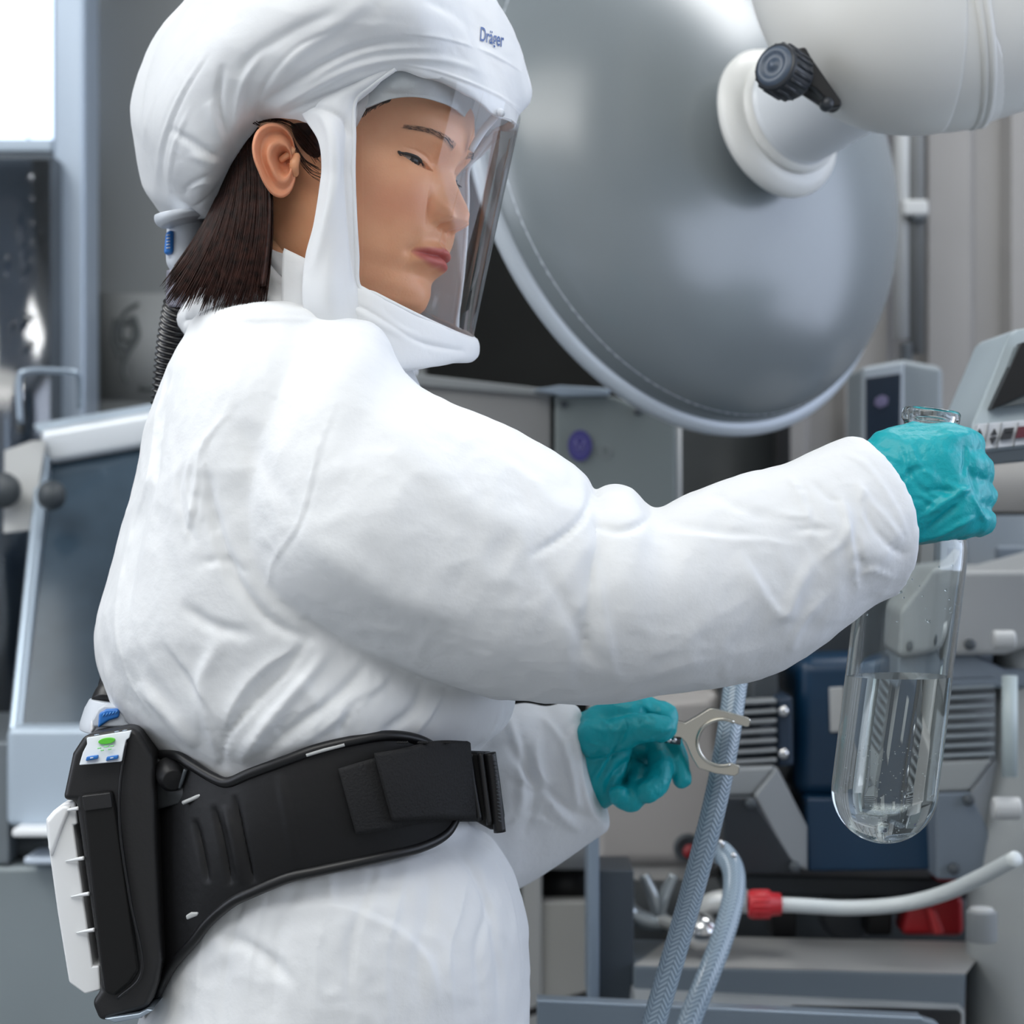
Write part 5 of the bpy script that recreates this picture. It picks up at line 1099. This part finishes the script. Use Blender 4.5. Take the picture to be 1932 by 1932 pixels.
strokes(bme1, [([(408, 1520), (425, 1590), (440, 1668)], 6, 3.5), ([(447, 1500), (465, 1590), (482, 1666)], 6, 3.5), ([(372, 1545), (385, 1600), (398, 1665)], 6, 3), ([(530, 1460), (545, 1540), (560, 1640)], 8, -1.2), ([(428, 1520), (446, 1590), (460, 1668)], 6, -2)], (1.5, 2), False)
belt = new_obj('belt', bme1, M_belt, t); s = belt.modifiers.new('s', 'SOLIDIFY'); s.thickness = .006; s.offset = 0
def along(pts, off, r, name, m, par, n=120, d=.150): return part(name, pipe([P(x, y, Ybelt(x, d)-off) for x, y in pts], r, 10, n=n), m, par)
along(top, .009, .0042, 'piping', M_edge, belt); along(bot, .009, .0042, 'piping', M_edge, belt)
along([(578, 1425), (612, 1415), (650, 1405)], .0125, .0014, 'reflective_trim', M_ltgrey, belt)
# rest of the belt round the far side of the body
far = [[(.03*0+x, y, z) for x, y, z in [P(862, 1500+dy, 1.75), P(905, 1500+dy, 1.80), P(900, 1500+dy, 1.88), P(800, 1500+dy, 1.965), P(600, 1510+dy, 1.99), P(400, 1540+dy, 1.965), P(300, 1560+dy, 1.90), P(285, 1570+dy, 1.84)]] for dy in (-50, 0, 50)]
part('belt_far_side', patch(far, 10, 80), M_belt, t, solid=.005)
# bracket between belt and unit
br_ = [[P(x, y, Y) for x, y, Y in r] for r in ([(262, 1400, 1.735), (300, 1432, 1.725), (345, 1450, 1.712), (392, 1478, 1.70)], [(270, 1470, 1.728), (310, 1480, 1.718), (350, 1490, 1.708), (400, 1492, 1.698)], [(285, 1530, 1.728), (320, 1520, 1.718), (360, 1510, 1.706), (402, 1500, 1.698)])]
part('bracket', patch(br_, 20, 30), mat('bracket_black', (44, 46, 48), .4), t, solid=.008)
part('bracket_ridge', pipe([P(350, 1452, 1.700), P(343, 1474, 1.702), P(338, 1486, 1.704)], .0016, 8, n=12), M_dkgrey, t)
part('bracket_ridge', pipe([P(345, 1515, 1.698), P(375, 1502, 1.694), P(401, 1488, 1.692)], .0016, 8, n=12), M_ltgrey, t)
part('pivot', revolve([(0, -.014), (.008, -.013), (.011, -.008), (.0115, .0), (.0115, .01)], P(322, 1462, 1.712), (-.3, .9, .2), 28), M_belt, t, .001)
part('side_wing', prism([(262, 1384), (294, 1432), (300, 1500), (318, 1620), (330, 1740), (318, 1812), (292, 1872), (280, 1900), (262, 1905)], 1.735, .10), M_edge, t, .01)
# strap and buckle at the front
def sp2(a_, b_, off, name, m, th=.003, bul=.002, par=t):
    return part(name, patch(beltpatch(a_, b_, off, w=360, bulge=bul, d=.142), 16, 60), m, par, solid=th)
sp2([(638, 1450), (700, 1432), (790, 1412), (880, 1398)], [(672, 1574), (730, 1566), (800, 1552), (890, 1545)], .024, 'loop_patch', M_web)
sp2([(706, 1421), (760, 1412), (820, 1398), (873, 1398), (884, 1402)], [(740, 1548), (780, 1546), (830, 1544), (882, 1546), (896, 1548)], .030, 'strap', M_web, .004)
part('strap_crease', [pipe([P(x+ (i-6)*2, 1400+ (i % 2)*2, Ybelt(x, .142, w=360)-.033) for i in range(12)], .001, 6) for x in (760, 800, 840)], M_web, t)
buckle = part('buckle', prism([(876, 1418), (930, 1420), (938, 1440), (952, 1540), (950, 1568), (925, 1566), (900, 1552), (888, 1540)], 1.722, .012), M_hous2, t, .003)
part('buckle_bar', pipe([P(884, 1424, 1.716), P(892, 1480, 1.716), P(904, 1548, 1.716)], .0032, 12, n=20), M_edge, buckle)
part('buckle_bar', pipe([P(906, 1420, 1.715), P(914, 1480, 1.715), P(924, 1556, 1.715)], .0026, 12, n=20), M_hous, buckle)
part('adjuster_roller', pipe([P(924, 1420, 1.716), P(934, 1490, 1.716), P(943, 1570, 1.716)], .0048, 16, n=30), M_edge, buckle)
part('stitching', [pipe([P(930+i*.5+2, 1436+i*7, 1.7105), P(936+i*.5+2, 1438+i*7, 1.7105)], .0005, 5) for i in range(17)], M_dkgrey, buckle)
# blower housing
hs_o = [(158, 1388), (248, 1372), (262, 1382), (290, 1428), (296, 1600), (306, 1812), (296, 1858), (278, 1903), (188, 1929), (172, 1892), (190, 1868), (186, 1822), (142, 1511), (117, 1511), (136, 1422)]
part('housing', prism(hs_o, 1.705, .15), M_hous, t, .010, 4)
part('housing_panel', prism([(152, 1500), (212, 1492), (224, 1560), (262, 1832), (246, 1856), (214, 1882), (196, 1872), (190, 1830)], 1.699, .012), M_hous2, t, .003)
part('housing_lid', prism([(154, 1502), (208, 1495), (212, 1524), (160, 1531)], 1.697, .004), M_hous, t, .001)
part('side_seam', pipe([P(238, 1400, 1.700), P(226, 1490, 1.698), P(228, 1580, 1.698), P(246, 1700, 1.698), P(268, 1830, 1.698), P(222, 1885, 1.699)], .0012, 8, n=50), M_edge, t)
part('silver_cord', pipe([P(275, 1546, 1.73), P(284, 1580, 1.728), P(290, 1640, 1.728), P(299, 1718, 1.73)], .0009, 6, n=30), M_ltgrey, t)
part('foot_trim', prism([(196, 1922), (262, 1912), (278, 1904), (290, 1906), (262, 1922), (216, 1930)], 1.702, .1), M_alu, t, .001)
part('cord_lock', prism([(350, 1728), (360, 1722), (374, 1722), (372, 1728), (352, 1736)], 1.672, .004), M_ltgrey, t, .001)
# white filter cover
cv = [(142, 1512), (118, 1516), (100, 1530), (86, 1546), (88, 1575), (93, 1612), (108, 1720), (130, 1854), (160, 1876), (190, 1868), (187, 1822), (175, 1823), (158, 1700), (138, 1557), (146, 1555)]
cov = part('filter_cover', prism(cv, 1.712, .13), M_wh, t, .007, 4)
part('cover_facet', prism([(118, 1520), (134, 1522), (118, 1560), (96, 1620), (90, 1600), (87, 1550), (102, 1532)], 1.708, .01), M_wh, cov, .004, 3)
for x, y in ((140, 1527), (150, 1621), (160, 1688), (170, 1756)):
    part('rib', pipe([P(x-26, y+4, 1.711), P(x-4, y, 1.708), P(x+8, y-2, 1.706)], [.0005, .0014, .0016], 8, n=12), M_wh, cov)
# status panel on the sloping head of the housing
pn = slab([(163, 1392, 1.700), (248, 1378, 1.702), (243, 1393, 1.6995), (238, 1396, 1.699), (234, 1412, 1.697), (229, 1437, 1.694), (149, 1444, 1.694), (156, 1420, 1.696), (164, 1404, 1.698)], .004, mat('panel_pale', (214, 220, 226), .4), 'status_panel', t, .0008)
def disc(cx, cy, rx_, ry_, Y, m, name, par):
    return part(name, prism([(cx+rx_*math.cos(a), cy+ry_*math.sin(a)-rx_*math.cos(a)*.12) for a in np.linspace(0, 2*math.pi, 25)[:-1]], Y, .003), m, par, .0005)
disc(201, 1398, 16, 6, 1.6955, mat('button_green', (96, 200, 60), .35), 'power_button', pn)
part('icon', [pipe([P(x, y, 1.6945), P(x+9, y-1.4, 1.6945)], .0005, 5) for x, y in ((178, 1387), (216, 1381), (231, 1379))], M_alu, pn)
part('icon', [pipe([P(x, y, 1.6935), P(x+w_, y-w_*.12, 1.6935)], .0006, 5) for x, y, w_ in ((184, 1412, 7), (196, 1409, 9), (208, 1408, 7), (190, 1416, 6), (204, 1414, 6))], mat('led_green', (150, 226, 150), .4), pn)
for x in (163, 201):
    part('key', prism([(x, 1428), (x+22, 1424.5), (x+21, 1432), (x-2, 1436)], 1.6915, .004), M_bl, pn, .0008)
    part('key_mark', pipe([P(x+7, 1430.5, 1.6905), P(x+13, 1429.5, 1.6905)], .0004, 5), M_wh, pn)
# connector on the blower
part('outlet_collar', revolve([(.0, 0), (.024, 0), (.0245, .006), (.0225, .018), (.0195, .026), (.0, .027)], P(206, 1384, 1.775), (.15, 0, 1), 40), M_pg2, t, .001)
cb = part('connector', prism([(176, 1372), (172, 1360), (184, 1338), (196, 1330), (232, 1333), (238, 1362), (250, 1372)], 1.745, .055), M_pg2, t, .006, 3)
part('release_button', prism([(186, 1346), (200, 1338), (225, 1337), (224, 1354), (205, 1360), (184, 1374)], 1.742, .01), M_bl, cb, .002, 3)
part('button_text', [pipe([P(194+i*6, 1352-i*1.5, 1.7412), P(197+i*6, 1346-i*1.2, 1.7412)], .0005, 5) for i in range(5)], mat('print_pale_blue', (90, 150, 214), .4), cb)
part('connector_latch', prism([(170, 1362), (178, 1352), (180, 1376), (170, 1384)], 1.75, .04), M_wh, cb, .002)
def corr(path, r, amp, pitch, name, nn=900):
    pp = cr(np.array([P(*q) for q in path]), nn); Ls = np.concatenate([[0], np.cumsum(np.linalg.norm(np.diff(pp, axis=0), axis=1))])
    tt_ = np.linspace(0, Ls[-1], int(Ls[-1]/pitch*8)); q = np.stack([np.interp(tt_, Ls, pp[:, i]) for i in range(3)], 1)
    return part(name, pipe(q, r+amp*np.cos(tt_/pitch*2*math.pi), 36), mat('hose_black', (20, 20, 24), .28, spec=.6), t)
corr([(342, 575, 1.85), (333, 620, 1.86), (325, 680, 1.87), (319, 740, 1.875), (314, 810, 1.88), (300, 900, 1.92), (270, 1000, 1.99), (250, 1120, 1.99), (240, 1220, 1.95), (222, 1290, 1.84), (212, 1332, 1.775)], .0140, .0014, .0052, 'hose')
part('hose_cuff', pipe([P(206, 1334, 1.772), P(212, 1318, 1.778), P(222, 1300, 1.79)], [.0155, .0155, .0135], 32, n=12), M_edge, t)
part('hose_cuff', pipe([P(346, 512, 1.85), P(345, 548, 1.85), P(344, 582, 1.85)], [.0140, .0142, .0135], 32, n=12), mat('cuff_grey', (120, 120, 132), .35), t)
# connector under the hood
hc = part('hood_connector', pipe([P(356, 410, 1.85), P(354, 424, 1.85), P(352, 455, 1.85), P(349, 485, 1.85), P(347, 500, 1.85), P(346, 516, 1.85)], [.0165, .0172, .0168, .0160, .0145, .0095], 40, n=40), M_pg2, t)
part('flange', pipe([P(348, 402, 1.825), P(349, 410, 1.825), P(351, 419, 1.825)], [.0250, .0252, .0215], 40, n=10), M_pg2, hc)
part('release_button', prism([(312, 436), (327, 433), (326, 478), (308, 480)], 1.832, .02), M_bl, hc, .003, 3)
part('button_rib', [pipe([P(314, 444+i*6, 1.8315), P(321, 443+i*6, 1.8315)], .0005, 5) for i in range(5)], M_pg2, hc)
